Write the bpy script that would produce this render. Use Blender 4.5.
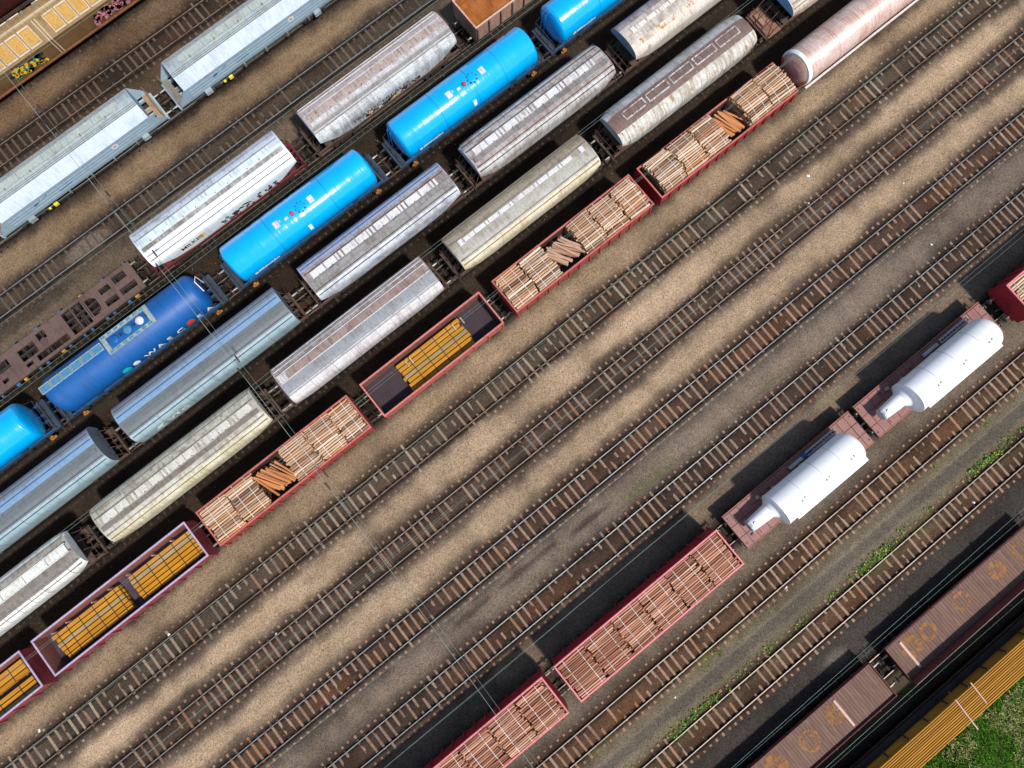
import bpy, bmesh, math, random
import numpy as np
from mathutils import Matrix, Vector
R_ = math.radians
rng = random.Random(7)
for o in list(bpy.data.objects): bpy.data.objects.remove(o)
scene = bpy.context.scene
COL = scene.collection
# ---------------------------------------------------------------- camera
# world: X runs along the tracks, Y across them, Z up, ground at z = 0
PITCH, AZ, CAM_H, FPX = R_(6.97607), R_(38.7915), 54.1348, 710.0
cd = bpy.data.cameras.new('camera'); cam = bpy.data.objects.new('camera', cd); COL.objects.link(cam)
cd.sensor_width = 36; cd.lens = FPX / 1024 * 36; cd.clip_end = 3000; cd.clip_start = .5
CM = Matrix.Rotation(-AZ, 4, 'Z') @ Matrix.Rotation(PITCH, 4, 'X')
CM.translation = (0, 0, CAM_H); cam.matrix_world = CM
scene.camera = cam
CMI = CM.inverted()
def in_view(x, y, z=0, m=150):
    v = CMI @ Vector((x, y, z))
    return abs(FPX * v.x / -v.z) < 512 + m and abs(FPX * v.y / -v.z) < 384 + m
# ---------------------------------------------------------------- light
SUN_EL, SUN_H = R_(58.5), Vector((.22, -.975))
w = bpy.data.worlds.new('World'); scene.world = w; w.use_nodes = True
nt = w.node_tree; bg = nt.nodes['Background']; sky = nt.nodes.new('ShaderNodeTexSky')
sky.sky_type = 'NISHITA'; sky.sun_disc = False; sky.sun_elevation = SUN_EL
sky.sun_rotation = math.atan2(SUN_H.x, SUN_H.y)
nt.links.new(sky.outputs[0], bg.inputs[0]); bg.inputs[1].default_value = .13
sl = bpy.data.lights.new('sun', 'SUN'); sun = bpy.data.objects.new('sun', sl); COL.objects.link(sun)
sl.energy = 4.6; sl.angle = R_(4); sl.color = (1, .95, .88)
sd = Vector((SUN_H.x * math.cos(SUN_EL), SUN_H.y * math.cos(SUN_EL), math.sin(SUN_EL))).normalized()
sun.rotation_euler = sd.to_track_quat('Z', 'Y').to_euler(); sun.location = (0, -60, 90)
vs = scene.view_settings; vs.view_transform = 'Standard'; vs.look = 'None'; vs.exposure = -.1; vs.gamma = 1
# ---------------------------------------------------------------- helpers
def s2l(c):
    return tuple((v / 255 / 12.92 if v / 255 <= .04045 else ((v / 255 + .055) / 1.055) ** 2.4) for v in c)
def link(o, parent=None):
    COL.objects.link(o)
    if parent is not None: o.parent = parent
    return o
def thing(name, label, cat, loc, group=None, rz=0, kind=None):
    o = bpy.data.objects.new(name, None); o.empty_display_size = .3
    o.location = loc; o.rotation_euler = (0, 0, rz)
    if kind: o['kind'] = kind
    else: o['label'] = label; o['category'] = cat
    if group: o['group'] = group
    return link(o)
def tag(o, label, cat, group=None):
    o['label'] = label; o['category'] = cat
    if group: o['group'] = group
    return o
def inst(name, mesh, parent, loc=(0, 0, 0), rot=(0, 0, 0), scale=(1, 1, 1)):
    o = bpy.data.objects.new(name, mesh); o.location = loc; o.rotation_euler = rot; o.scale = scale
    return link(o, parent)
class MB:
    def __init__(s): s.v = []; s.f = []
    def add(s, v, f):
        b = len(s.v); s.v += [tuple(p) for p in v]; s.f += [[i + b for i in q] for q in f]; return s
    def box(s, x0, x1, y0, y1, z0, z1):
        return s.add([(x, y, z) for x in (x0, x1) for y in (y0, y1) for z in (z0, z1)],
                     [(0, 1, 3, 2), (4, 6, 7, 5), (0, 4, 5, 1), (2, 3, 7, 6), (0, 2, 6, 4), (1, 5, 7, 3)])
    def chbox(s, x0, x1, y0, y1, z0, z1, c=.02):   # box with bevelled top edges
        a = [(x0, y0, z0), (x1, y0, z0), (x1, y1, z0), (x0, y1, z0)]
        b = [(p[0], p[1], z1 - c) for p in a]
        d = [(x0 + c, y0 + c, z1), (x1 - c, y0 + c, z1), (x1 - c, y1 - c, z1), (x0 + c, y1 - c, z1)]
        f = [(3, 2, 1, 0), (8, 9, 10, 11)]
        for i in range(4):
            j = (i + 1) % 4; f += [(i, j, j + 4, i + 4), (i + 4, j + 4, j + 8, i + 8)]
        return s.add(a + b + d, f)
    def tube(s, p0, p1, r, n=6, r1=None, caps=True):
        p0, p1 = Vector(p0), Vector(p1); d = (p1 - p0).normalized()
        u = d.orthogonal().normalized(); w_ = d.cross(u); r1 = r if r1 is None else r1
        v = []
        for p, rr in ((p0, r), (p1, r1)):
            v += [p + (u * math.cos(2 * math.pi * i / n) + w_ * math.sin(2 * math.pi * i / n)) * rr for i in range(n)]
        f = [(i, (i + 1) % n, n + (i + 1) % n, n + i) for i in range(n)]
        if caps: f += [tuple(range(n))[::-1], tuple(range(n, 2 * n))]
        return s.add(v, f)
    def path(s, pts, r, n=6):
        for a, b in zip(pts, pts[1:]): s.tube(a, b, r, n)
        return s
    def lathe(s, prof, n=24, axis='x', c=(0, 0, 0)):   # prof: (along, radius)
        v = []; f = []
        for a, r in prof:
            for i in range(n):
                t = 2 * math.pi * i / n; p, q = r * math.cos(t), r * math.sin(t)
                v.append((c[0] + a, c[1] + p, c[2] + q) if axis == 'x' else ((c[0] + p, c[1] + a, c[2] + q) if axis == 'y' else (c[0] + p, c[1] + q, c[2] + a)))
        for k in range(len(prof) - 1):
            for i in range(n):
                j = (i + 1) % n; f.append((k * n + i, k * n + j, k * n + n + j, k * n + n + i))
        f.append(tuple(range(n))[::-1]); f.append(tuple(range((len(prof) - 1) * n, len(prof) * n)))
        return s.add(v, f)
    def strip(s, rings):     # rings: equal-length point lists, open
        n = len(rings[0]); v = [p for r in rings for p in r]
        f = [(k * n + i, k * n + i + 1, k * n + n + i + 1, k * n + n + i) for k in range(len(rings) - 1) for i in range(n - 1)]
        return s.add(v, f)
    def mesh(s, name, mat, smooth=False, ang=40):
        m = bpy.data.meshes.new(name); m.from_pydata(s.v, [], s.f)
        bm = bmesh.new(); bm.from_mesh(m); bmesh.ops.recalc_face_normals(bm, faces=bm.faces); bm.to_mesh(m); bm.free()
        if mat is not None: m.materials.append(mat)
        if smooth:
            m.polygons.foreach_set('use_smooth', [True] * len(m.polygons)); m.set_sharp_from_angle(angle=R_(ang))
        m.update(); return m
    def build(s, name, mat, parent=None, smooth=False, ang=40):
        return link(bpy.data.objects.new(name, s.mesh(name, mat, smooth, ang)), parent)
# ---------------------------------------------------------------- materials
MATS = {}
def mat(name, base, dirt=None, amt=.5, rust=None, ramt=0., streak=(5, .7, .7), scale=1., rough=.6, metal=0., grain=.25, bump=.0, vary=0., spec=.5, coat=0., wave=0.):
    """paint or metal: base colour worn by streaky dirt, patchy rust and fine grain (sRGB 0-255 colours)"""
    if name in MATS: return MATS[name]
    m = bpy.data.materials.new(name); m.use_nodes = True; t = m.node_tree; N = t.nodes; L = t.links
    b = N['Principled BSDF']; b.inputs['Roughness'].default_value = rough; b.inputs['Metallic'].default_value = metal
    b.inputs['Specular IOR Level'].default_value = spec
    if coat: b.inputs['Coat Weight'].default_value = coat; b.inputs['Coat Roughness'].default_value = .08
    tc = N.new('ShaderNodeTexCoord'); oi = N.new('ShaderNodeObjectInfo')
    off = N.new('ShaderNodeVectorMath'); off.operation = 'MULTIPLY_ADD'
    cmb = N.new('ShaderNodeCombineXYZ')
    for i in range(3): L.new(oi.outputs['Random'], cmb.inputs[i])
    L.new(cmb.outputs[0], off.inputs[0]); off.inputs[1].default_value = (37, 53, 71); L.new(tc.outputs['Object'], off.inputs[2])
    def noise(sc, det, mp=None, rgh=.6):
        n = N.new('ShaderNodeTexNoise'); n.inputs['Scale'].default_value = sc; n.inputs['Detail'].default_value = det; n.inputs['Roughness'].default_value = rgh
        if mp:
            q = N.new('ShaderNodeMapping'); q.inputs['Scale'].default_value = mp; L.new(off.outputs[0], q.inputs[0]); L.new(q.outputs[0], n.inputs[0])
        else: L.new(off.outputs[0], n.inputs[0])
        return n.outputs['Fac']
    def ramp(x, a, c):
        r = N.new('ShaderNodeMapRange'); r.interpolation_type = 'SMOOTHSTEP'; r.inputs[1].default_value = a; r.inputs[2].default_value = c; L.new(x, r.inputs[0]); return r.outputs[0]
    def mix(f, a, c, mode='MIX'):
        x = N.new('ShaderNodeMix'); x.data_type = 'RGBA'; x.blend_type = mode
        for s_, v in ((0, f), (6, a), (7, c)):
            if hasattr(v, 'links') or isinstance(v, bpy.types.NodeSocket): L.new(v, x.inputs[s_])
            elif s_ == 0: x.inputs[0].default_value = v
            else: x.inputs[s_].default_value = (*v, 1)
        return x.outputs[2]
    col = s2l(base)
    if dirt is not None:
        a = N.new('ShaderNodeMath'); a.operation = 'ADD'; L.new(noise(.7 * scale, 5), a.inputs[0]); L.new(noise(1. * scale, 6, streak), a.inputs[1])
        lo = 1.34 - .5 * amt
        f = ramp(a.outputs[0], lo - .22, lo + .22)
        col = mix(f, col, s2l(dirt))
    if rust is not None:
        lo = .72 - .3 * ramt
        col = mix(ramp(noise(1.3 * scale, 8, (1.6, 1, 1), .7), lo - .05, lo + .05), col, s2l(rust))
    g = ramp(noise(9 * scale, 4), .25, .75)
    mr = N.new('ShaderNodeMapRange'); mr.inputs[3].default_value = 1 - grain; mr.inputs[4].default_value = 1 + grain * .6; L.new(g, mr.inputs[0])
    vm = N.new('ShaderNodeMapRange'); vm.inputs[3].default_value = 1 - vary; vm.inputs[4].default_value = 1 + vary * .7; L.new(oi.outputs['Random'], vm.inputs[0])
    mu = N.new('ShaderNodeMath'); mu.operation = 'MULTIPLY'; L.new(mr.outputs[0], mu.inputs[0]); L.new(vm.outputs[0], mu.inputs[1])
    cc = N.new('ShaderNodeCombineXYZ')
    for i in range(3): L.new(mu.outputs[0], cc.inputs[i])
    col = mix(1., col, cc.outputs[0], 'MULTIPLY')
    L.new(col, b.inputs['Base Color'])
    if bump:
        bp = N.new('ShaderNodeBump'); bp.inputs['Strength'].default_value = bump; bp.inputs['Distance'].default_value = .03
        L.new(noise(12 * scale, 4), bp.inputs['Height']); L.new(bp.outputs[0], b.inputs['Normal'])
    if wave:                                          # slightly wavy rolled plates
        bp = N.new('ShaderNodeBump'); bp.inputs['Strength'].default_value = 1; bp.inputs['Distance'].default_value = wave
        L.new(noise(1, 2, (1.3, .12, .12)), bp.inputs['Height']); L.new(bp.outputs[0], b.inputs['Normal'])
        if coat: L.new(bp.outputs[0], b.inputs['Coat Normal'])
    MATS[name] = m; return m
def wood(name, cols, grain=(.9, 22, 22), rough=.75, vary=.3, dim=1.):
    """log or timber: colour picked per piece, grain along its length"""
    if name in MATS: return MATS[name]
    m = bpy.data.materials.new(name); m.use_nodes = True; t = m.node_tree; N = t.nodes; L = t.links
    b = N['Principled BSDF']; b.inputs['Roughness'].default_value = rough; b.inputs['Specular IOR Level'].default_value = .25
    oi = N.new('ShaderNodeObjectInfo'); tc = N.new('ShaderNodeTexCoord')
    r = N.new('ShaderNodeValToRGB'); r.color_ramp.interpolation = 'LINEAR'; e = r.color_ramp.elements
    for i, c in enumerate(cols):
        c = tuple(v * dim for v in c); el = e[i] if i < 2 else e.new(1.)
        el.position = i / (len(cols) - 1); el.color = (*s2l(c), 1)
    L.new(oi.outputs['Random'], r.inputs[0])
    cmb = N.new('ShaderNodeCombineXYZ')
    for i in range(3): L.new(oi.outputs['Random'], cmb.inputs[i])
    mp = N.new('ShaderNodeMapping'); mp.inputs['Scale'].default_value = grain
    ad = N.new('ShaderNodeVectorMath'); ad.operation = 'MULTIPLY_ADD'; L.new(cmb.outputs[0], ad.inputs[0]); ad.inputs[1].default_value = (91, 33, 57); L.new(tc.outputs['Object'], ad.inputs[2])
    L.new(ad.outputs[0], mp.inputs[0])
    n = N.new('ShaderNodeTexNoise'); n.inputs['Scale'].default_value = 1; n.inputs['Detail'].default_value = 6; L.new(mp.outputs[0], n.inputs[0])
    q = N.new('ShaderNodeMapRange'); q.inputs[1].default_value = .3; q.inputs[2].default_value = .7; q.inputs[3].default_value = 1 - vary; q.inputs[4].default_value = 1 + vary; L.new(n.outputs['Fac'], q.inputs[0])
    cc = N.new('ShaderNodeCombineXYZ')
    for i in range(3): L.new(q.outputs[0], cc.inputs[i])
    x = N.new('ShaderNodeMix'); x.data_type = 'RGBA'; x.blend_type = 'MULTIPLY'; x.inputs[0].default_value = 1
    L.new(r.outputs[0], x.inputs[6]); L.new(cc.outputs[0], x.inputs[7]); L.new(x.outputs[2], b.inputs['Base Color'])
    MATS[name] = m; return m
def attr_mat(name, rough=.95, grain=(30, 85), lo=.32, hi=1.78, bump=.7, spec=.1):
    """ground: soil colour stored on the mesh, broken up by stone-sized grain"""
    m = bpy.data.materials.new(name); m.use_nodes = True; t = m.node_tree; N = t.nodes; L = t.links
    b = N['Principled BSDF']; b.inputs['Roughness'].default_value = rough; b.inputs['Specular IOR Level'].default_value = spec
    at = N.new('ShaderNodeAttribute'); at.attribute_name = 'soil'; tc = N.new('ShaderNodeTexCoord')
    ns = []
    for sc in grain:
        n = N.new('ShaderNodeTexNoise'); n.inputs['Scale'].default_value = sc; n.inputs['Detail'].default_value = 3; n.inputs['Roughness'].default_value = .7
        L.new(tc.outputs['Object'], n.inputs[0]); ns.append(n.outputs['Fac'])
    vo = N.new('ShaderNodeTexVoronoi'); vo.inputs['Scale'].default_value = 15; L.new(tc.outputs['Object'], vo.inputs['Vector'])
    sp = N.new('ShaderNodeSeparateColor'); L.new(vo.outputs['Color'], sp.inputs[0])
    a = N.new('ShaderNodeMath'); a.operation = 'ADD'; L.new(ns[0], a.inputs[0]); L.new(ns[1], a.inputs[1])
    a2 = N.new('ShaderNodeMath'); a2.operation = 'MULTIPLY_ADD'; L.new(sp.outputs[0], a2.inputs[0]); a2.inputs[1].default_value = .35; L.new(a.outputs[0], a2.inputs[2])
    r = N.new('ShaderNodeMapRange'); r.inputs[1].default_value = .85; r.inputs[2].default_value = 1.5; r.inputs[3].default_value = lo; r.inputs[4].default_value = hi; L.new(a2.outputs[0], r.inputs[0])
    cc = N.new('ShaderNodeCombineXYZ')
    for i in range(3): L.new(r.outputs[0], cc.inputs[i])
    x = N.new('ShaderNodeMix'); x.data_type = 'RGBA'; x.blend_type = 'MULTIPLY'; x.inputs[0].default_value = 1
    L.new(at.outputs['Color'], x.inputs[6]); L.new(cc.outputs[0], x.inputs[7]); L.new(x.outputs[2], b.inputs['Base Color'])
    bp = N.new('ShaderNodeBump'); bp.inputs['Strength'].default_value = bump; bp.inputs['Distance'].default_value = .05
    L.new(a2.outputs[0], bp.inputs['Height']); L.new(bp.outputs[0], b.inputs['Normal'])
    return m
# ---------------------------------------------------------------- track layout (Y of each track's centre line)
TR = {'corner': 54.7, 'A': 49.8, 'TA': 45.0, 'B': 39.7, 'TB': 34.75, 'C': 29.7, 'D': 24.85, 'E': 19.95, 'F': 15.1, 'G': 10.3,
      'T1': 5.55, 'T2': .73, 'T3': -4.18, 'T4': -8.97, 'T5': -13.7, 'T6': -18.38, 'T7': -23.16, 'T8': -27.95, 'T9': -32.5}
RT = .18                                   # rail top above the ground
# ---------------------------------------------------------------- ground
def vn(x, y, sc, seed):
    g = np.random.RandomState(seed).rand(256, 256); a, b = x / sc + 1000, y / sc + 1000
    i, j = np.floor(a).astype(int), np.floor(b).astype(int); u, v = a - i, b - j; u = u * u * (3 - 2 * u); v = v * v * (3 - 2 * v)
    i0, i1, j0, j1 = i % 256, (i + 1) % 256, j % 256, (j + 1) % 256
    return (g[i0, j0] * (1 - u) + g[i1, j0] * u) * (1 - v) + (g[i0, j1] * (1 - u) + g[i1, j1] * u) * v
def sstep(a, b, x):
    t = np.clip((x - a) / (b - a), 0, 1); return t * t * (3 - 2 * t)
def soil_colour(X, Y):
    n1 = vn(X, Y, 6, 1) * .5 + vn(X, Y, 2.2, 2) * .3 + vn(X, Y, .8, 3) * .2
    n2 = vn(X, Y, 3.5, 4) * .5 + vn(X, Y, 1.1, 5) * .3 + vn(X, Y, .45, 6) * .2
    n3 = vn(X, Y * 3.5, 14, 7) * .6 + vn(X, Y * 3, 4, 8) * .4        # long patches along the tracks
    ys = sorted(TR.items(), key=lambda k: k[1])
    C = lambda r, g, b: np.array(s2l((r, g, b)))
    # soil between neighbouring tracks, keyed by the lower track of the pair: (edge colour, middle colour, how tan); soil between wagon rows is darkened to paint in their shade
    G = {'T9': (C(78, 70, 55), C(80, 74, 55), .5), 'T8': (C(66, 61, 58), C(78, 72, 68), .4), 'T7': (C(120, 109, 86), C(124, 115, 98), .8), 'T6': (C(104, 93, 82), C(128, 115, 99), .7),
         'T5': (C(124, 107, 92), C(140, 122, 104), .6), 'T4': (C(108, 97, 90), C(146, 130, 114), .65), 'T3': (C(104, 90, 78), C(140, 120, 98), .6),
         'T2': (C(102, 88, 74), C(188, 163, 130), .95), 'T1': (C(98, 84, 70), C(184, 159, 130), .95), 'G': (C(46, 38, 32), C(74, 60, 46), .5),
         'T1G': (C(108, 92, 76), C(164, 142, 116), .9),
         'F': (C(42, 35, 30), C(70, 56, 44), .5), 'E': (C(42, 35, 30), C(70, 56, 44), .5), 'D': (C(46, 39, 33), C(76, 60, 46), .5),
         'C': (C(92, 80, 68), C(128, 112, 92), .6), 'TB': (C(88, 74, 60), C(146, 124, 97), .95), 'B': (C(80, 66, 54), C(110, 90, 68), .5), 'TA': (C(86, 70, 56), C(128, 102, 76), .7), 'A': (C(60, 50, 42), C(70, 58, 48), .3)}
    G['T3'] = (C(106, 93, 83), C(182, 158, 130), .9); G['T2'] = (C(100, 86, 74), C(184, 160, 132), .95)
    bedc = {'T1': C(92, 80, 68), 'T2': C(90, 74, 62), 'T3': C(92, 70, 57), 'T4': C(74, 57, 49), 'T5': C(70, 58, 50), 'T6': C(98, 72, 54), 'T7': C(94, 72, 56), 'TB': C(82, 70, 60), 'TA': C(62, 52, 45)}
    out = np.zeros(X.shape + (3,)); out[:] = C(96, 92, 62)
    for k, (nm, yt) in enumerate(ys):
        up = ys[k + 1][1] if k + 1 < len(ys) else yt + 4.8
        key = 'T1G' if nm == 'T1' else nm
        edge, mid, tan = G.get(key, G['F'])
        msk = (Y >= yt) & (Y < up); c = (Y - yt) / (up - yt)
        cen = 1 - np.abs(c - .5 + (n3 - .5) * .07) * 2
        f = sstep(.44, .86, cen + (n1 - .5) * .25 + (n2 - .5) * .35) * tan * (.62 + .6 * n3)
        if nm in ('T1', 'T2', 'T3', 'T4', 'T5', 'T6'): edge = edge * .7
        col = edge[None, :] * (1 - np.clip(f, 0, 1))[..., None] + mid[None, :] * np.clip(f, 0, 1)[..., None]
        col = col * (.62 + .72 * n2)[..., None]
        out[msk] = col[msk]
    for nm, yt in ys:
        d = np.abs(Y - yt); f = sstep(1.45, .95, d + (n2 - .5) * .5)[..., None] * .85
        bc = bedc.get(nm, C(44, 37, 32)) * .8; out = out * (1 - f) + (bc[None, :] * (.6 + .75 * vn(X, Y, 1.3, 9))[..., None]) * f  # near-black default bed also carries the shade painted into the wagon rows
        orange = sstep(.68, .85, vn(X, Y, 4, 11 + int(abs(yt))))[..., None] * sstep(.9, .5, d)[..., None] * .25
        out = out * (1 - orange) + C(122, 76, 46)[None, :] * orange
        st = sstep(.34, .12, np.abs(d - .7525))[..., None] * .92                 # grease, brake dust and the rail's painted-in shadow along each rail
        out = out * (1 - st) + C(31, 25, 22)[None, :] * st
        ed = (sstep(.55, .2, np.abs(d - 1.45)) * sstep(.35, .7, n3))[..., None] * .35
        out = out * (1 - ed) + C(84, 74, 66)[None, :] * ed
    # service path between two tracks on the right: smooth grey wheel strip, mossy edges
    yc = (TR['T6'] + TR['T7']) / 2 - .1; d = Y - yc
    p = sstep(.46, .3, np.abs(d) + (n2 - .5) * .18)[..., None] * .85
    moss = (sstep(.6, .95, n1 + .25 * n2) * sstep(.5, .9, np.abs(d)) * sstep(2.2, 1.6, np.abs(d)))[..., None] * .75
    out = out * (1 - moss) + C(92, 98, 52)[None, :] * moss; out = out * (1 - p) + (C(98, 92, 84)[None, :] * (.75 + .4 * n2)[..., None]) * p
    for tx in (-.45, .45):
        l = sstep(.1, .03, np.abs(d - tx))[..., None] * .25; out = out * (1 - l) + C(128, 124, 120)[None, :] * l
    # moss by the track with weeds, dark oily smudges, pale patches
    for (cx, cy, rx, ry, col, a) in [(8, -7.1, 3.5, .35, C(96, 100, 62), .5), (20, -7.2, 3, .3, C(98, 100, 64), .4), (-4, -7.4, 4, .3, C(92, 92, 64), .3), (-3.5, -6.2, 3.2, .35, C(62, 54, 50), .75), (2.4, -6.5, 2.4, .3, C(60, 52, 49), .75), (-8.6, -6.2, 2, .3, C(66, 58, 52), .6),
                               (10.0, -25.6, 1.5, .8, C(120, 112, 102), .6), (-9.0, -11.0, 1.4, .8, C(150, 132, 108), .7), (22.6, -11.0, 1.6, .7, C(150, 134, 110), .6), (9.5, -11.2, 1.8, .6, C(140, 124, 104), .5), (-22, 33.0, 5, .7, C(66, 58, 52), .7), (-15, 34.6, 2.4, .8, C(132, 120, 108), .7), (-9, 47.6, 3, 1.0, C(132, 110, 88), .5), (2, 47.8, 3, .8, C(120, 104, 88), .5), (34, -26, 3, .6, C(120, 112, 96), .4)]:
        f = (sstep(1.2, .2, ((X - cx) / rx) ** 2 + ((Y - cy) / ry) ** 2 + (n2 - .5) * 1.4) * a)[..., None]; out = out * (1 - f) + (col[None, :] * (.7 + .6 * n2)[..., None]) * f
    gr = sstep(-34.3, -34.9, Y + (n2 - .5) * .8)[..., None]
    out = out * (1 - gr) + (C(70, 88, 36)[None, :] * (.5 + n1)[..., None]) * gr
    out = out * np.array([.86, .83, .8])
    g_ = out.mean(-1, keepdims=True); out = g_ + (out - g_) * .97
    return np.clip(out, 0, 1)
def make_ground():
    coarse = [90, 130, 200, 320, 520]
    xs = np.array([-c for c in coarse[::-1]] + list(np.arange(-54, 70.01, .2)) + coarse)
    ysr = np.array([-c for c in coarse[::-1]] + list(np.arange(-52, 66.01, .17)) + coarse)
    X, Y = np.meshgrid(xs, ysr); nx, ny = len(xs), len(ysr)
    Z = (vn(X, Y, .9, 21) - .5) * .035 + (vn(X, Y, .35, 22) - .5) * .035 + (vn(X, Y, 6, 23) - .5) * .05 - .015
    for yt in TR.values():
        d = np.abs(Y - yt); b = sstep(1.75, 1.2, d)
        Z = Z * (1 - b) + b * ((vn(X, Y, .9, 24) - .5) * .06 + (vn(X, Y, .4, 25) - .5) * .06 + .012)
        Z = Z + .05 * sstep(.84, .9, d) * sstep(1.16, 1.06, d) - .035 * sstep(1.08, 1.16, d) * sstep(1.5, 1.34, d)
    fl = (np.abs(X) > 85) | (np.abs(Y) > 85); Z[fl] = -.05
    g = sstep(-34.4, -38, Y); Z = Z + g * (.5 * vn(X, Y, 4, 26) + .15)
    co = np.stack([X, Y, Z], -1).reshape(-1, 3).astype(np.float32)
    I = np.arange(nx * ny).reshape(ny, nx); q = np.stack([I[:-1, :-1], I[:-1, 1:], I[1:, 1:], I[1:, :-1]], -1).reshape(-1, 4)
    m = bpy.data.meshes.new('ground'); m.vertices.add(len(co)); m.vertices.foreach_set('co', co.ravel())
    m.loops.add(q.size); m.loops.foreach_set('vertex_index', q.ravel().astype(np.int32))
    m.polygons.add(len(q)); m.polygons.foreach_set('loop_start', np.arange(0, q.size, 4, dtype=np.int32))
    m.polygons.foreach_set('use_smooth', np.ones(len(q), bool)); m.update(calc_edges=True)
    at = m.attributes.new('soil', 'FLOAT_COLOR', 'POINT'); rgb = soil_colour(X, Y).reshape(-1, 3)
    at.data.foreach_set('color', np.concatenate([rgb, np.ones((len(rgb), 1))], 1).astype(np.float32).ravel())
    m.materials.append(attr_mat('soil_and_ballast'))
    o = link(bpy.data.objects.new('ground', m)); o['kind'] = 'structure'
make_ground()
# ---------------------------------------------------------------- tracks
M_rail = mat('rail_web', (44, 34, 29), (30, 24, 21), .5, rough=.85)
M_head = mat('rail_head_polished', (150, 156, 156), (110, 104, 98), .4, rough=.42, metal=.6, grain=.1)
M_headr = mat('rail_head_dull', (140, 122, 104), (98, 78, 62), .5, rough=.5, metal=.4, grain=.1)
M_headp = mat('rail_head_pinkish', (146, 134, 126), (112, 98, 88), .4, rough=.5, metal=.4, grain=.1)
M_sl = {'tan': wood('sleeper_tan', [(140, 114, 96), (170, 144, 122), (132, 108, 92), (176, 150, 128), (150, 122, 102), (160, 136, 116), (158, 110, 76)], (3, 14, 14), dim=.8),
        'grey': wood('sleeper_grey', [(150, 132, 112), (184, 166, 142), (132, 116, 100), (172, 154, 130), (160, 120, 90), (150, 136, 118)], (3, 14, 14), dim=.8),
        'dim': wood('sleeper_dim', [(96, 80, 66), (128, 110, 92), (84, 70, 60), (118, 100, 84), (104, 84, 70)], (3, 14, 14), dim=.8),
        'dark': wood('sleeper_row_shade', [(96, 80, 66), (128, 110, 92), (84, 70, 60), (118, 100, 84), (104, 84, 70)], (3, 14, 14), dim=.52),  # same wood as the dim set, darkened to paint in wagon row shade
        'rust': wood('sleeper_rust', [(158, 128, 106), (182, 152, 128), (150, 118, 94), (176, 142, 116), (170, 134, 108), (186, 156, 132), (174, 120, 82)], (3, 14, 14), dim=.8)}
def sleeper_mesh(m, k):
    r = random.Random(k); b = MB(); b.chbox(-.1, .1, -1.3, 1.3, -.14, .03, .02)
    for y in (-.7525, .7525):                      # rail plates with screw heads
        for sx in (-.07, .07):
            for sy in (-.11, .11): b.box(sx - .02, sx + .02, y + sy - .02, y + sy + .02, .03, .055)
    b.v = [(x + r.uniform(-.006, .006), y + r.uniform(-.01, .01), z) for x, y, z in b.v]
    return b.mesh('sleeper', m)
SLM = {k: [sleeper_mesh(m, j) for j in range(3)] for k, m in M_sl.items()}
def track(nm, kind, head):
    y = TR[nm]; t = thing('railway_track', None, None, (0, y, 0), kind='structure')
    for s in (-1, 1):
        yy = s * .7525; b = MB()
        for (a, c, z0, z1) in ((.07, .07, .031, .045), (.012, .012, .045, .145), (.034, .034, .145, .172)): b.box(-54, 70, yy - a, yy + c, z0, z1)
        rl = b.build('rail', M_rail, t)
        MB().chbox(-54, 70, yy - .037, yy + .037, .1722, RT, .006).build('running_surface', head, rl)
    x = -54 + rng.random() * .5; ms = SLM[kind]
    while x < 70:
        if in_view(x, y, 0, 110):
            inst('sleeper', ms[rng.randrange(3)], t, (x, rng.uniform(-.03, .03), rng.uniform(-.02, .012)), (0, 0, rng.uniform(-.03, .03)))
        x += .605 + rng.uniform(-.02, .02)
    return t
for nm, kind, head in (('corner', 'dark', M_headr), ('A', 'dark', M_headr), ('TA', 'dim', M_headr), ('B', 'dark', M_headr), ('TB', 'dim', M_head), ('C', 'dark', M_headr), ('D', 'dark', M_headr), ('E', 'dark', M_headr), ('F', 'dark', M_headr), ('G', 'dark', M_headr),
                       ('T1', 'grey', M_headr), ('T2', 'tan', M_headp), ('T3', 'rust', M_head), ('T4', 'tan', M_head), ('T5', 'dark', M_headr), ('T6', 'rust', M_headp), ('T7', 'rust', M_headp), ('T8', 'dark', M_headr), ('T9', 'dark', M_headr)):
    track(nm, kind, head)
# ---------------------------------------------------------------- wagon running gear (heights from here on are above the rail top)
M_black = mat('soot_black_steel', (46, 42, 40), (66, 52, 44), .4, rough=.8)
M_frame = mat('brown_frame', (88, 66, 54), (56, 44, 38), .5, rough=.8)
M_steel = mat('worn_steel', (150, 146, 140), (96, 84, 74), .4, rough=.45, metal=.6)
def _wheel():
    b = MB(); b.lathe([(-.07, .1), (-.07, .49), (-.035, .49), (-.03, .46), (.065, .45), (.065, .36), (.02, .33), (.02, .14), (.09, .13), (.09, .08)], 20, 'y')
    return b.mesh('wheel', M_black, True)
WHEEL = _wheel()
def _bogie():
    b = MB()
    for s in (-1, 1):
        b.chbox(-1.25, 1.25, s * 1.02 - .06, s * 1.02 + .06, .55, .78, .03); b.box(-.5, .5, s * 1.02 - .075, s * 1.02 + .075, .3, .56)
        for x in (-.9, .9): b.box(x - .16, x + .16, s * 1.05 - .1, s * 1.05 + .1, .32, .6); b.tube((x, -.9, .46), (x, .9, .46), .08, 8)
    b.box(-.22, .22, -1., 1., .52, .84)
    return b.mesh('bogie', M_black)
BOGIE = _bogie()
def _buffer(l):
    b = MB(); b.tube((0, 0, 0), (l * .55, 0, 0), .1, 10); b.tube((l * .5, 0, 0), (l - .05, 0, 0), .065, 10)
    b.lathe([(l - .05, .21), (l - .02, .23), (l, .17)], 16, 'x'); return b
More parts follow.
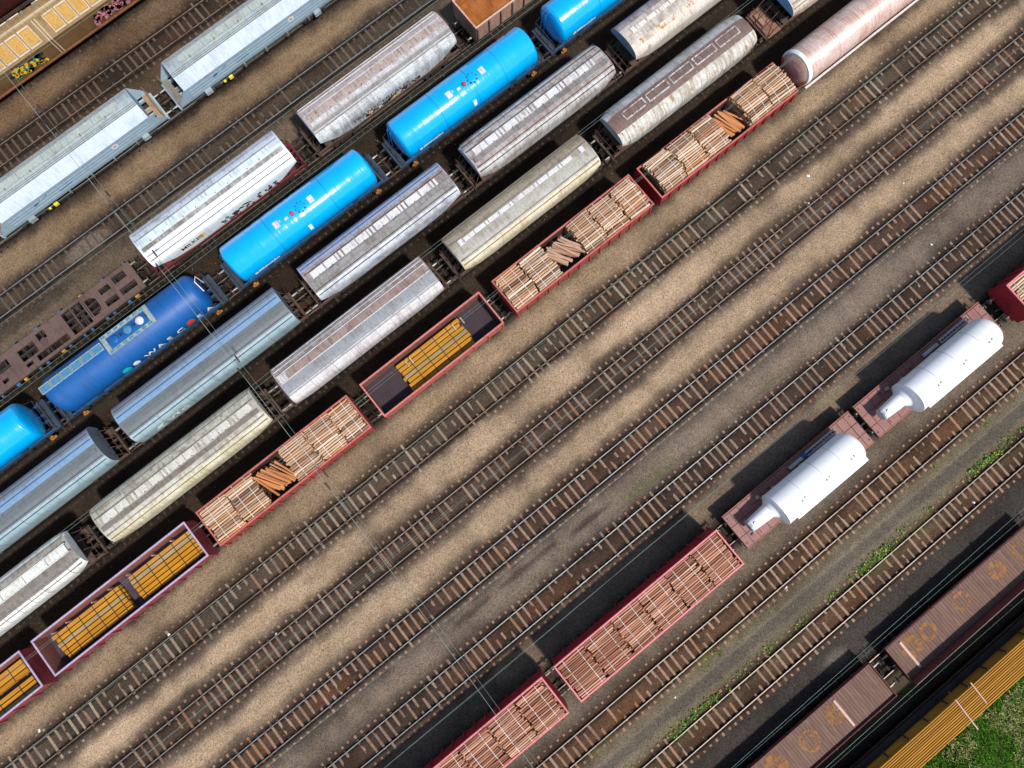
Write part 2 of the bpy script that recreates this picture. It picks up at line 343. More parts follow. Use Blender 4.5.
def gear(root, L, fm, bl=.52, bx=None, w=2.5, low=.92, high=1.18, bogies=True):
    """underframe, buffers, coupling hooks and bogies with wheels"""
    h = L / 2; bx = bx or h - 2.3; b = MB()
    for s in (-1, 1):
        b.box(-h + .16, h - .16, s * (w / 2 - .12) - .08, s * (w / 2 - .12) + .08, low, high - .004)
        b.box(-h + .16, h - .16, s * .28 - .07, s * .28 + .07, low - .05, high - .03)
        b.box(s * h - .16, s * h, -w / 2, w / 2, low - .1, high) if s > 0 else b.box(-h, -h + .16, -w / 2, w / 2, low - .1, high)
    n = int(L / 1.6)
    for i in range(1, n):
        x = -h + L * i / n; b.box(x - .05, x + .05, -w / 2 + .2, w / 2 - .2, low + .02, high - .05)
    b.build('underframe', fm, root)
    bm_ = _buffer(bl).mesh('buffer', M_steel if rng.random() < .6 else M_black, True)
    for s in (-1, 1):
        for y in (-.875, .875): inst('buffer', bm_, root, (s * h, y, 1.0), (0, 0, 0 if s > 0 else math.pi))
        c = MB(); c.box(s * h - .05, s * (h + .25) , -.05, .05, .93, 1.05) if s > 0 else c.box(-h - .25, -h + .05, -.05, .05, .93, 1.05)
        c.path([(s * (h + .2), 0, .98), (s * (h + .34), 0, .8), (s * (h + .42), 0, .74)], .04); c.build('coupling_hook', M_black, root)
    if bogies:
        for s in (-1, 1):
            g = inst('bogie', BOGIE, root, (s * bx, 0, 0))
            for x in (-.9, .9):
                for y in (-.7525, .7525): inst('wheel', WHEEL, g, (x, y, .46), (0, 0, 0 if y > 0 else math.pi))
# ---------------------------------------------------------------- text and marks on curved bodies
def text_mesh(s, size, shear=0., bold=0.):
    cu = bpy.data.curves.new('lettering', 'FONT'); cu.body = s; cu.size = size; cu.shear = shear; cu.resolution_u = 2; cu.offset = bold
    ob = bpy.data.objects.new('tmp', cu); COL.objects.link(ob)
    dg = bpy.context.evaluated_depsgraph_get(); m = bpy.data.meshes.new_from_object(ob.evaluated_get(dg))
    bpy.data.objects.remove(ob); bpy.data.curves.remove(cu); m.name = 'lettering'; return m
def put(mesh, fn, m, parent, name='lettering', sub=True):
    """lay a flat mesh (s, t) onto a body: fn(s, t) -> point"""
    bm = bmesh.new(); bm.from_mesh(mesh); bmesh.ops.triangulate(bm, faces=bm.faces); bmesh.ops.subdivide_edges(bm, edges=[e for e in bm.edges if e.calc_length() > .12], cuts=3, use_grid_fill=True)
    for v in bm.verts: v.co = fn(v.co.x, v.co.y)
    bm.to_mesh(mesh); bm.free(); mesh.materials.clear(); mesh.materials.append(m)
    o = link(bpy.data.objects.new(name, mesh), parent)
    if name == 'graffiti': o['kind'] = 'stuff'          # spray marks too small to pick apart
    return o
def flat_poly(polys):
    m = bpy.data.meshes.new('mark'); v = []; f = []
    for p in polys:
        f.append(tuple(range(len(v), len(v) + len(p)))); v += [(a, b, 0) for a, b in p]
    m.from_pydata(v, [], f); return m
def rect(x0, x1, y0, y1): return [(x0, y0), (x1, y0), (x1, y1), (x0, y1)]
def ell(cx, cy, a, b, n=12): return [(cx + a * math.cos(2 * math.pi * i / n), cy + b * math.sin(2 * math.pi * i / n)) for i in range(n)]
def blobs(r, n, w, h, sz):
    out = []
    for i in range(n):
        cx, cy = r.uniform(0, w), r.uniform(0, h); k = r.randint(4, 7); a0 = r.random() * 6
        out.append([(cx + sz * r.uniform(.4, 1.2) * math.cos(a0 + 2 * math.pi * i_ / k), cy + sz * r.uniform(.4, 1.0) * math.sin(a0 + 2 * math.pi * i_ / k)) for i_ in range(k)])
    return out
M_white = mat('white_lettering', (238, 238, 232), rough=.5, grain=.05)
M_ink = mat('black_graffiti', (40, 40, 46), (90, 96, 100), .4, rough=.6)
M_inkr = mat('red_graffiti', (176, 40, 62), rough=.6); M_inkg = mat('green_graffiti', (52, 150, 120), rough=.6); M_inky = mat('yellow_graffiti', (238, 190, 40), rough=.6)
M_inkp = mat('pink_graffiti', (206, 130, 140), (170, 96, 112), .4, rough=.6); M_inkb = mat('blue_graffiti', (40, 130, 190), rough=.6); M_inkm = mat('maroon_graffiti', (96, 40, 40), rough=.6); M_inko = mat('orange_graffiti', (220, 130, 40), rough=.6)
M_inkc = mat('cyan_dot', (20, 190, 205), rough=.5); M_inkt = mat('brown_lettering', (92, 74, 64), rough=.6)
# ---------------------------------------------------------------- hopper wagons
HP = [(1.1, 1.15), (1.42, 1.65), (1.5, 2.3), (1.53, 2.9), (1.47, 3.24), (1.2, 3.56), (.8, 3.74), (.4, 3.82), (0, 3.84)]
def fine(P, n=4):
    out = []
    for i in range(len(P) - 1):
        p0, p1, p2, p3 = (Vector(P[max(0, min(len(P) - 1, i + k))]) for k in (-1, 0, 1, 2))
        for j in range(n):
            t = j / n; out.append(tuple(.5 * ((2 * p1) + (p2 - p0) * t + (2 * p0 - 5 * p1 + 4 * p2 - p3) * t * t + (3 * p1 - p0 - 3 * p2 + p3) * t ** 3)))
    return out + [tuple(P[-1])]
HF = fine(HP, 4)
def y_at(F, z):
    for a, b in zip(F, F[1:]):
        if a[1] <= z <= b[1]: return a[0] + (b[0] - a[0]) * (z - a[1]) / max(1e-6, b[1] - a[1])
    return F[0][0] if z < F[0][1] else 0
def z_at(F, y):
    y = abs(y)
    for a, b in zip(F[::-1], F[::-1][1:]):
        if a[0] <= y <= b[0]: return a[1] + (b[1] - a[1]) * (y - a[0]) / max(1e-6, b[0] - a[0])
    return F[-1][1]
def hopper(label, track_, cx, L, pal, group=None, ext=.55, tap=3.1, ztap=2.95, rnd=0., hatch='row', hy=.08, walk=True, sides=True, name='hopper_wagon', F=HF, lines=True, seam=0, frame=None, bl=.54, split=(.66, .76)):
    """curved covered hopper wagon: pal = dict(sl, rl, top, rr, sr, hatch, walk, end) of materials, l = the +Y side"""
    root = thing(name, label, 'hopper wagon', (cx, TR[track_], RT), group)
    h = L / 2; fm = frame or M_frame
    gear(root, L + 2 * ext, fm, bl, h - 2.0)
    st = [(-h, 1)] + ([(-h + .3, .55), (-h + .75, .15), (-h + 1.3, 0)] if rnd else [(-h + .3, 0)]) + [(-h + tap * .5, 0), (-h + tap, 0), (0, 0)]
    st = sorted(set(st)); st = st + [(-x, r) for x, r in st[::-1] if x < 0]
    nF = len(F); i1 = int(nF * split[0]); i2 = int(nF * split[1])  # paler -Y side colours partly hold that side's sunlit brightness
    def sec(x, r):
        d = h - abs(x); zm = ztap + (F[0][1] - ztap) * min(1, d / tap); k = 1 - rnd * r
        o = []
        for y, z in F:
            if z < zm: z = zm; y = y_at(F, zm)
            o.append((y * k, 2.3 + (z - 2.3) * (k if z > 2.3 else 1)))
        return o
    S = [(x, sec(x, r)) for x, r in st]
    for s, names in ((1, ('sl', 'rl', 'top')), (-1, ('sr', 'rr', 'top2'))):
        for (a, b), pn, key in (((0, i1), 'side_panel', names[0]), ((i1, i2), 'roof_shoulder', names[1]), ((i2, nF - 1), 'roof_panel', names[2])):
            g = MB(); g.strip([[(x, s * p[0], p[1]) for p in q[a:b + 1]] for x, q in S])
            g.build(pn, pal.get(key) or pal['top'], root, True, 60)
    g = MB()
    g.strip([[(x, s * q[0][0], q[0][1]) for s in (-1, 1)] for x, q in S]); g.build('hopper_bottom', M_black, root)
    for e in (0, -1):
        x, q = S[e]; pts = [(x, -p[0], p[1]) for p in q] + [(x, p[0], p[1]) for p in q[::-1][1:]]
        g = MB(); g.add(pts, [tuple(range(len(pts)))]); g.build('end_panel', pal.get('end') or pal['top'], root)
        s = -1 if e == 0 else 1                       # slanted end braces, platform and ladder
        g = MB()
        for y in (-1.15, -.4, .4, 1.15): g.tube((s * (h + ext - .1), y, 1.2), (s * (h - .02), y * .95, 2.5), .035, 5)
        g.path([(s * (h + ext * .8), -1.2, 1.2), (s * (h + ext * .8), -1.2, 2.1), (s * (h + ext * .8), 1.2, 2.1), (s * (h + ext * .8), 1.2, 1.2)], .022, 5)
        g.build('end_railing', fm, root)
        g = MB(); g.box(min(s * (h - .9), s * (h - .35)), max(s * (h - .9), s * (h - .35)), -1.2, 1.2, 1.181, 1.21); g.box(min(s * (h + .05), s * (h + ext - .17)), max(s * (h + .05), s * (h + ext - .17)), .5, 1.2, 1.186, 1.215)
        g.build('end_platform', fm, root)
    zt = F[-1][1]
    if hatch == 'row':                                # hatch covers along the crown
        x = -h + .55; k = 0
        while x + 1.15 < h - .4:
            for ln in (1.15, .95, .2, .2):
                if x + ln > h - .4: break
                b = MB(); b.chbox(x, x + ln, hy - .27, hy + .27, z_at(F, abs(hy) + .27) - .05, zt + .07, .03); hh = b.build('hatch_cover', pal['hatch'], root)
                if ln > .9:
                    c = MB(); c.box(x + ln * .5 - .03, x + ln * .5 + .03, hy - .3, hy - .26, zt - .02, zt + .1); c.build('hatch_latch', M_black, hh)
                x += ln + (.07 if ln > .5 else .13)
    elif hatch == 'narrow':
        x = -h + .7
        b = MB(); b.chbox(x, x + .42, hy - .24, hy + .24, zt - .1, zt + .12, .05); b.build('hatch_cover', pal['hatch'], root); x += .5
        while x + .95 < h - .7:
            for ln in (.95, .95, .25):
                if x + ln > h - .7: break
                b = MB(); b.chbox(x, x + ln, hy - .17, hy + .17, zt - .08, zt + .08, .03); b.build('hatch_cover', pal['hatch'], root); x += ln + .05
        b = MB(); b.chbox(h - .95, h - .55, hy - .24, hy + .24, zt - .1, zt + .12, .05); b.build('hatch_cover', pal['hatch'], root)
    elif hatch == 'peel':                             # long framed openings, frames paler than the roof
        x = -h + 1.1
        while x + 2.0 < h - .5:
            b = MB()
            for (x0, x1, y0, y1) in ((x, x + 2.1, hy + .25, hy + .36), (x, x + 2.1, hy - .36, hy - .25), (x, x + .14, hy - .25, hy + .25), (x + 1.96, x + 2.1, hy - .25, hy + .25)): b.chbox(x0, x1, y0, y1, zt - .14, zt + .06, .02)
            b.build('hatch_frame', pal['walk'], root)
            for q in range(3):
                b = MB(); b.chbox(x + .17 + q * .6, x + .72 + q * .6, hy - .24, hy + .24, zt - .12, zt + .03, .02); b.build('hatch_cover', pal['hatch'], root)
            x += 2.3
    elif hatch == 'panel':                            # wide flat covers between two pale rails
        for y in (hy - .33, hy + .33):
            b = MB(); b.box(-h + .1, h - .1, y - .025, y + .025, zt - .06, zt + .1); b.build('roof_rail', pal['walk2'], root)
        x = -h + .15; k = 0
        while x < h - .6:
            ln = min(.75 if k == 0 else 1.85, h - .15 - x)
            b = MB(); b.chbox(x, x + ln - .05, hy - .29, hy + .29, zt - .06, zt + .05, .02); b.build('hatch_cover', pal['walk'] if k == 0 else pal['hatch'], root); x += ln; k += 1
    if walk:                                          # grating walkway beside the hatches
        yw = hy - .58; zz = z_at(F, abs(yw) - .1) + .05
        b = MB(); b.box(-h + .2, h - .2, yw - .16, yw + .16, zz, zz + .03)
        x = -h + .3
        while x < h - .3: b.box(x, x + .04, yw - .14, yw + .14, zz - .14, zz - .002); x += 1.3
        b.build('walkway', pal['walk'], root)
    if lines:
        for y in (.42, .95, 1.28, -.98, -1.3):
            z = z_at(F, abs(y)); b = MB(); b.box(-h + .12, h - .12, y - .024, y + .024, z - .03, z + .045); b.build('roof_stringer', pal.get('line') or pal['walk'], root)
    if seam:
        n = int(L / seam)
        for k in range(1, n):
            x = -h + L * k / n; q = sec(x, 0)
            for s in (-1, 1):
                g = MB(); o = [(s * p[0] * 1.004, p[1] + .006) for p in q if p[1] < 3.8]
                g.strip([[(x - .018, y, z) for y, z in o], [(x + .018, y, z) for y, z in o]]); g.build('seam', pal.get('seam') or M_frame, root)
    def side(s_, t_, x0=0., z0=1.7, sgn=-1, off=.02):
        z = z0 + t_; return (x0 + s_, sgn * (y_at(F, z) + off), z)
    return root, side
gm = lambda n, b, d, a=.5, r=None, ra=0., **k: mat(n, b, d, a, r, ra, **k)
SILV = gm('silver_grey_roof', (178, 176, 176), (128, 116, 110), 0.65, (120, 84, 66), .25)
SILVL = gm('pale_worn_paint', (206, 208, 210), (150, 146, 142), 0.55, (150, 110, 90), .1)
LILAC = gm('lilac_grey_roof', (168, 158, 158), (128, 112, 108), 0.7, (134, 98, 80), .3)
GREYW = gm('grey_walkway', (132, 132, 132), (98, 92, 88), .5)
HATW = gm('pale_hatch', (214, 214, 214), (168, 162, 160), .4)
PALB = gm('pale_blue_edge', (150, 170, 204), (130, 132, 144), .4)
DLINE = gm('dark_seam_paint', (84, 76, 72), (60, 52, 48), .5)
WHITE = gm('clean_white_paint', (232, 240, 240), (206, 214, 214), .35, grain=.08, rough=.4)
WHITEG = gm('greenish_white_paint', (206, 220, 220), (180, 190, 190), .4, grain=.12)
WHITEB = gm('bluish_white_paint', (190, 200, 214), (150, 156, 168), .5, grain=.15)
REDF = gm('dark_red_frame', (112, 40, 44), (66, 34, 34), .5)
PINKR = gm('pinkish_brown_roof', (176, 166, 164), (146, 130, 126), .55, (120, 90, 80), .2)
# row C: white hopper, silver hopper with lettering
r, sd_ = hopper('clean white hopper wagon with colourful graffiti low on its bright side, beside brown skeleton wagon', 'C', -4.68, 13.04,
    dict(sl=WHITEB, rl=WHITEB, top=WHITEB, top2=WHITEG, rr=WHITE, sr=WHITE, hatch=WHITEG, walk=SILV, line=GREYW, end=WHITE), frame=REDF, tap=3.2)
tx = text_mesh('MILKES', .62, bold=.012)
put(tx, lambda s, t: sd_(s, t, -4.3, 2.35), M_inkm, r); put(text_mesh('ES', .66, bold=.03), lambda s, t: sd_(s, t, -2.75, 2.36, off=.016), M_inky, r)
rr = random.Random(3)
for mm, n_, z_ in ((M_ink, 16, 2.0), (M_inkg, 8, 2.1), (M_inkr, 14, 1.5), (M_ink, 12, 1.75)): put(flat_poly(blobs(rr, n_, 5.2, .5, .2)), lambda s, t: sd_(s, t, -.7, z_, off=.014 + .003 * n_ / 10), mm, r, 'graffiti')
BROWNP = gm('brown_dusty_hatch', (176, 160, 152), (140, 116, 104), .5, (128, 92, 76), .3)
r, sd_ = hopper('silver hopper wagon with brown lettering TRANSCEREALES on its blotchy side', 'C', 10.65, 13.1,
    dict(sl=SILV, rl=PINKR, top=PINKR, top2=PINKR, rr=GREYW, sr=gm('blotchy_silver_side', (206, 210, 210), (150, 152, 152), .65, streak=(4, .6, .6)), hatch=BROWNP, walk=SILVL, line=HATW, end=SILVL), tap=3.)
put(text_mesh('TRANSCEREALES', .62, bold=.008), lambda s, t: sd_(s * 1.18, t, -3.6, 2.3), M_inkt, r)
for mm, n_ in ((M_inkm, 14), (M_ink, 18), (M_inko, 8), (M_white, 9), (M_inky, 9)): put(flat_poly(blobs(rr, n_, 5.2, .4, .2)), lambda s, t: sd_(s, t, -2.4, 1.85, off=.013 + .002 * n_ / 10), mm, r, 'graffiti')
# row E
GB = lambda n, b, d: gm(n, b, d, .4, grain=.1, rough=.6)  # band tones put shading and sky reflection into colour, plus the walkway grey
for k, (cx, L) in enumerate(((-12.48, 14.3), (-28.85, 14.3))):
    lab = ('grey hopper wagon with light blue sky tint coloured along its roof and white lettering beside dark blue tank', 'grey hopper wagon with light blue sky tint coloured along its roof, cut off by the left picture edge')[k]
    r, sd_ = hopper(lab, 'E', cx, L, dict(sl=GB('slate_shaded_tone', (122, 130, 138), (104, 108, 112)), rl=GB('slate_shaded_tone', 0, 0), top=GB('light_blue_sky_tone', (124, 156, 190), (110, 138, 168)), top2=GB('dark_grey_tone', (104, 112, 116), (90, 94, 96)), rr=GB('dark_grey_tone', 0, 0), sr=GB('pale_green_grey_lit_tone', (150, 172, 178), (122, 148, 156)),
        hatch=GB('light_blue_sky_tone', 0, 0), walk=GB('dark_grey_tone', 0, 0), seam=GREYW, line=GB('slate_dark', (70, 84, 104), (60, 70, 84)), end=GB('slate_shaded_tone', 0, 0)), hatch='none', hy=.1, seam=2.38, tap=1.8, ztap=2.0)
    if k == 0:
        put(text_mesh('VTG', .85, bold=.02), lambda s, t: sd_(s * 1.1, t * .95, -4.6, 2.3), M_white, r)
        put(flat_poly([[(0, 0), (.5, .05), (.85, .65), (.35, .6)], [(.35, -.12), (.8, -.12), (.85, 0), (.4, 0)]]), lambda s, t: sd_(s, t, -5.75, 2.3), M_white, r, 'logo')
        for mm, n_ in ((M_inkg, 12), (M_inkp, 8), (M_ink, 8)): put(flat_poly(blobs(rr, n_, 4.6, .25, .16)), lambda s, t: sd_(s, t, .4, 1.45, off=.014 + .003 * n_ / 10), mm, r, 'graffiti')
    else:
        put(flat_poly(blobs(rr, 40, 11, .22, .16)), lambda s, t: sd_(s, t, -5, 1.4), M_white, r, 'graffiti')
E3S = gm('dappled_pale_side', (202, 208, 216), (156, 158, 166), .6, streak=(2.5, 2, 2))
r, sd_ = hopper('pale dappled hopper wagon with bluish edge and a black graffiti band along its side', 'E', 3.4, 13.0,
    dict(sl=PALB, rl=PALB, top=LILAC, top2=GREYW, rr=GREYW, sr=E3S, hatch=HATW, walk=gm('worn_walk', (150, 148, 146), (116, 108, 104), .6), line=DLINE, end=SILVL), tap=3.2)
put(flat_poly(blobs(rr, 110, 7.2, .28, .16)), lambda s, t: sd_(s, t, -2.8, 1.45), M_ink, r, 'graffiti'); put(flat_poly(blobs(rr, 16, 1.6, .2, .16)), lambda s, t: sd_(s, t, 3.0, 1.55), M_inkr, r, 'graffiti')
r, sd_ = hopper('silver rounded hopper wagon with rust mottling beside beige hopper wagon', 'E', 18.5, 13.2,
    dict(sl=SILVL, rl=SILV, top=SILV, top2=LILAC, rr=LILAC, sr=gm('rust_mottled_side', (198, 198, 196), (148, 142, 136), .55, (160, 124, 100), .3), hatch=HATW, walk=GREYW, line=DLINE, end=SILVL), rnd=.1, tap=3.0)
put(flat_poly(blobs(rr, 14, 1.2, .2, .16)), lambda s, t: sd_(s, t, -3.8, 1.5), M_inkr, r, 'graffiti')
RUSTY = gm('cream_with_orange_rust', (206, 196, 180), (166, 148, 128), .5, (176, 118, 70), .5)
r, sd_ = hopper('cream hopper wagon with orange rust stains at the top edge of the picture', 'E', 33.6, 13.2,
    dict(sl=LILAC, rl=LILAC, top=gm('cream_roof', (196, 188, 178), (150, 136, 124), .5), rr=RUSTY, sr=gm('cream_side', (214, 208, 196), (184, 168, 146), .4, (180, 130, 84), .3), hatch=gm('cream_hatch', (220, 214, 204), (180, 168, 154), .4), walk=SILV, end=gm('blue_grey_end', (130, 150, 164), (110, 110, 110), .4)), hatch='narrow', hy=.15, walk=False, lines=False, tap=3.)
# row F
F1S = gm('white_grimy_side', (224, 226, 220), (186, 182, 170), .45, (176, 146, 120), .15)
F1G = gm('grey_cream_roof', (168, 164, 154), (128, 120, 108), .55)
F1W = gm('brown_grey_strip', (126, 118, 110), (100, 90, 82), .5)
r, sd_ = hopper('dirty white hopper wagon with block covers on its roof at the left picture edge', 'F', -34.05, 13.8,
    dict(sl=F1S, rl=F1G, top=F1G, top2=F1W, rr=F1W, sr=F1S, hatch=F1S, walk=F1G, walk2=F1S, line=GREYW, seam=GREYW, end=F1S), rnd=.12, hatch='panel', hy=.12, seam=1.05, walk=False)
F2S = gm('cream_mottled', (188, 186, 172), (134, 128, 112), .6, (140, 124, 96), .35)
F2C = gm('yellowed_cream_side', (210, 204, 178), (176, 164, 128), .6, (180, 160, 110), .3)
r, sd_ = hopper('grey cream mottled hopper wagon with a yellowed side beside the log wagons', 'F', -18.0, 13.77,
    dict(sl=F2S, rl=F2S, top=F2S, top2=F1G, rr=F2S, sr=F2C, hatch=gm('cream_hatch2', (204, 202, 192), (160, 156, 142), .45), walk=F1W, line=F1W, end=F2C), rnd=.05)
LW = gm('lilac_white_side', (208, 204, 204), (170, 162, 160), .5, (196, 150, 120), .25)
r, sd_ = hopper('lilac grey hopper wagon with pale roof rails, brown roof covers and seamed white side', 'F', -2.32, 13.56,
    dict(sl=LILAC, rl=LILAC, top=LILAC, top2=gm('blue_grey_strip', (138, 142, 148), (116, 114, 114), .5), rr=gm('blue_grey_strip', 0, 0), sr=LW, hatch=gm('brown_cover', (152, 132, 124), (120, 98, 90), .5), walk=SILVL, walk2=HATW, line=HATW, seam=GREYW, end=LILAC), hatch='panel', hy=.22, walk=False, seam=1.7, tap=2.2, ztap=2.6)
BEI = gm('beige_side', (216, 206, 180), (186, 170, 134), .55, (180, 150, 102), .35)
BEIB = gm('beige_brown_roof', (158, 148, 130), (130, 116, 96), .5, (140, 110, 80), .3)
r, sd_ = hopper('beige hopper wagon with a narrow white hatch line and a brownish far roof side', 'F', 13.04, 13.03,
    dict(sl=gm('ochre_edge', (150, 128, 92), (120, 100, 76), .5), rl=BEIB, top=BEIB, top2=gm('beige_grey_strip', (168, 166, 156), (140, 134, 122), .5), rr=gm('beige_grey_strip', 0, 0), sr=BEI, hatch=HATW, walk=GREYW, line=F1W, end=BEI), hatch='narrow', hy=.12, walk=False, rnd=.06, tap=2.8)
F5R = gm('rust_brown_roof', (120, 98, 90), (102, 80, 72), .5, (160, 150, 146), .2)
F5S = gm('white_stained_side', (208, 208, 202), (162, 150, 132), .65, (150, 116, 70), .45)
r, sd_ = hopper('hopper wagon with rust brown roof, pale peeling hatch frames and white stained sides', 'F', 28.48, 13.45,
    dict(sl=gm('grey_ribbed_edge', (170, 172, 176), (130, 124, 122), .5), rl=F5R, top=F5R, rr=F5R, sr=F5S, hatch=F5R, walk=gm('peeling_white', (204, 204, 204), (140, 124, 116), .7, (118, 94, 86), .5), line=F5R, seam=SILV, end=gm('pale_end', (176, 186, 190), (140, 140, 140), .4)), hatch='peel', hy=.1, walk=False, lines=False, rnd=.12, seam=.62, split=(.76, .82))
put(flat_poly(blobs(rr, 20, 2.4, .2, .16)), lambda s, t: sd_(s, t, -1.6, 1.55), M_inkg, r, 'graffiti')
r, sd_ = hopper('pale tank-like hopper wagon with blue end behind a brown platform at the top edge', 'F', 45.0, 12.6,
    dict(sl=SILVL, rl=SILVL, top=SILVL, rr=F5S, sr=RUSTY, hatch=HATW, walk=GREYW, line=GREYW, end=gm('blue_end', (110, 170, 205), (130, 150, 160), .4)), ext=1.6, bl=.5)
BRD = gm('red_brown_deck', (140, 98, 80), (112, 78, 64), .5)
MB().chbox(-6.3 - 1.42, -6.3 - .1, -1.3, 1.3, 1.22, 1.26, .01).build('end_deck', BRD, r); MB().chbox(-6.3 - 1.2, -6.3 - .5, -.2, .9, 1.262, 1.45, .03).build('locker', gm('tan_brown_box', (160, 120, 98), (130, 96, 78), .5), r)
# ---------------------------------------------------------------- blue tank wagons (row D)
def cyl_fn(x0, a0, Rr, zc, off=.02):
    """(s, t) -> side of a lying cylinder; a0 = angle below the horizontal seen from the -Y side"""
    def fn(s, t):
        a = a0 + t / Rr; return (x0 + s, -(Rr + off) * math.cos(a), zc + (Rr + off) * math.sin(a))
    return fn
def domed(h, Rr, d, n=7):
    p = []
    for i in range(n + 1):
        a = i / n * math.pi / 2; p.append((-h + d - d * math.cos(a), max(.02, Rr * math.sin(a) ** .75)))
    return p + [(-x, r_) for x, r_ in p[::-1]]
LB = gm('light_blue_gloss', (0, 172, 242), (0, 160, 230), .3, grain=.02, rough=.2, coat=1., wave=.055)
DB = gm('dark_blue_gloss', (14, 88, 158), (16, 78, 138), .45, grain=.08, rough=.5)
LBF = gm('blue_frame', (28, 84, 130), (40, 50, 60), .5)
NAVY = gm('blue_black_frame', (52, 66, 80), (46, 46, 50), .5)
ORNG = gm('orange_fitting', (176, 112, 36), (110, 74, 44), .5); REDM = gm('red_knob', (196, 56, 74), (170, 50, 60), .3)
GRAT = gm('galvanised_grating', (168, 182, 178), (130, 140, 140), .4, rough=.5, metal=.3)
GRATD = gm('blue_seen_through_grating', (70, 130, 165), (60, 110, 140), .4)
def tank(label, cx, L, body, seams, dome=.5, track_='D', Rr=1.54, zc=2.55, ext=.7, frame=LBF, group=None):
    root = thing('tank_wagon', label, 'tank wagon', (cx, TR[track_], RT), group); h = L / 2
    gear(root, L + 2 * ext, frame, .52, h - 1.6)
    MB().lathe([(a, r_) for a, r_ in domed(h, Rr, dome)], 56, 'x', (0, 0, zc)).build('tank_barrel', body, root, True, 50)
    for x in seams: MB().lathe([(x - .02, Rr - .01), (x - .015, Rr + .006), (x + .015, Rr + .006), (x + .02, Rr - .01)], 56, 'x', (0, 0, zc)).build('weld_seam', gm(body.name + '_seam', (10, 84, 150), (10, 70, 120), .5), root, True)
    for x in (-h + 2.4, h - 2.4):
        for s in (-1, 1):
            b = MB(); b.add([(x - .25, s * .3, 1.18), (x + .25, s * .3, 1.18), (x + .25, s * 1.2, 1.18), (x - .25, s * 1.2, 1.18), (x - .25, s * .3, zc - Rr + .06), (x + .25, s * .3, zc - Rr + .06), (x + .25, s * 1.25, zc - .86), (x - .25, s * 1.25, zc - .86)], [(0, 1, 2, 3), (4, 5, 6, 7), (0, 1, 5, 4), (1, 2, 6, 5), (2, 3, 7, 6), (3, 0, 4, 7)])
            b.build('saddle', frame, root)
    for s in (-1, 1):
        b = MB(); x = s * (h + ext - .3)
        b.box(x - .3, x + .28, -1.3, 1.3, 1.183, 1.22); b.build('end_platform', NAVY, root)
        b = MB()
        for y in (-1.2, -.4, .4, 1.2): b.tube((x, y, 1.2), (x, y, 2.1), .025, 5)
        b.path([(x, -1.2, 2.1), (x, 1.2, 2.1)], .025, 5); b.path([(x, -1.2, 1.65), (x, 1.2, 1.65)], .02, 5); b.tube((x, 1.2, 2.1), (s * (h + .02), 1.1, 2.6), .02, 5); b.build('end_railing', NAVY, root)
        b = MB()
        for q in range(5): b.tube((s * (h - .7) + s * .1 * q, -1.33, .75 - .03 * q), (s * (h - .7) + s * .1 * q, -1.5, .6), .05, 6)
        b.box(s * (h - .5) - .1, s * (h - .5) + .1, -1.46, -1.3, .55, .86); b.build('brake_lever', ORNG, root)
    return root
lbl = ['light blue tank wagon between dark blue tank and silver hopper, nearest the white hopper', 'light blue tank wagon with long highlight beside the lettered silver hopper', 'light blue tank wagon cut off by the top picture edge', 'light blue tank wagon with rounded end at the left picture edge']
def blue_top(root, Rr=1.54, zc=2.55, fx=0):
    zt = zc + Rr
    for x in (fx - 1.55, fx + 1.55):
        b = MB(); b.chbox(x - .22, x + .22, -.5, .02, zt - .09, zt + .05, .02); b.build('step_plate', HATW, root)
    b = MB(); b.lathe([(zt - .1, .34), (zt + .06, .34), (zt + .09, .28)], 20, 'z', (fx + .6, -.25, 0)); mh = b.build('manhole_cover', LB, root, True)
    b = MB()
    for k in range(8):
        a = k * math.pi / 4; b.box(fx + .6 + .4 * math.cos(a) - .04, fx + .6 + .4 * math.cos(a) + .04, -.25 + .4 * math.sin(a) - .03, -.25 + .4 * math.sin(a) + .03, zt - .08, zt + .05)
    b.build('clamp_bolts', NAVY, mh)
    b = MB(); b.lathe([(zt - .05, .16), (zt + .16, .16), (zt + .2, .1)], 14, 'z', (fx - .15, -.3, 0)); b.build('valve_cap', REDM, root, True)
    b = MB(); b.chbox(fx - .85, fx - .55, -.42, -.24, zt - .06, zt + .08, .02); b.lathe([(zt - .04, .08), (zt + .1, .06)], 8, 'z', (fx - 1.2, -.2, 0)); b.build('valve', HATW, root)
def blue_marks(root, L, Rr=1.54, zc=2.55):
    h = L / 2
    # row of small white characters, too small to read, with an orange panel and a plate next to it
    k = random.Random(5); p = []; x = 0
    while x < 1.85:
        wd = k.uniform(.09, .16); p.append(rect(x, x + wd, 0, k.uniform(.2, .32))); x += wd + .03
    p = [ell(-.2, .12, .16, .18)] + p
    put(flat_poly(p), cyl_fn(-h + 1.5, -.16, Rr, zc), M_white, root, 'lettering')
    put(flat_poly([rect(0, .45, 0, .28)]), cyl_fn(-h + 3.6, -.42, Rr, zc), gm('orange_plate', (240, 110, 40), (220, 90, 30), .3), root, 'warning_plate')
    put(flat_poly([rect(0, .3, 0, .2)]), cyl_fn(-h + 2.7, -.42, Rr, zc), M_white, root, 'warning_plate')
    put(flat_poly([rect(0, .26, 0, .55)]), cyl_fn(.0, .12, Rr, zc), M_white, root, 'notice_plate')
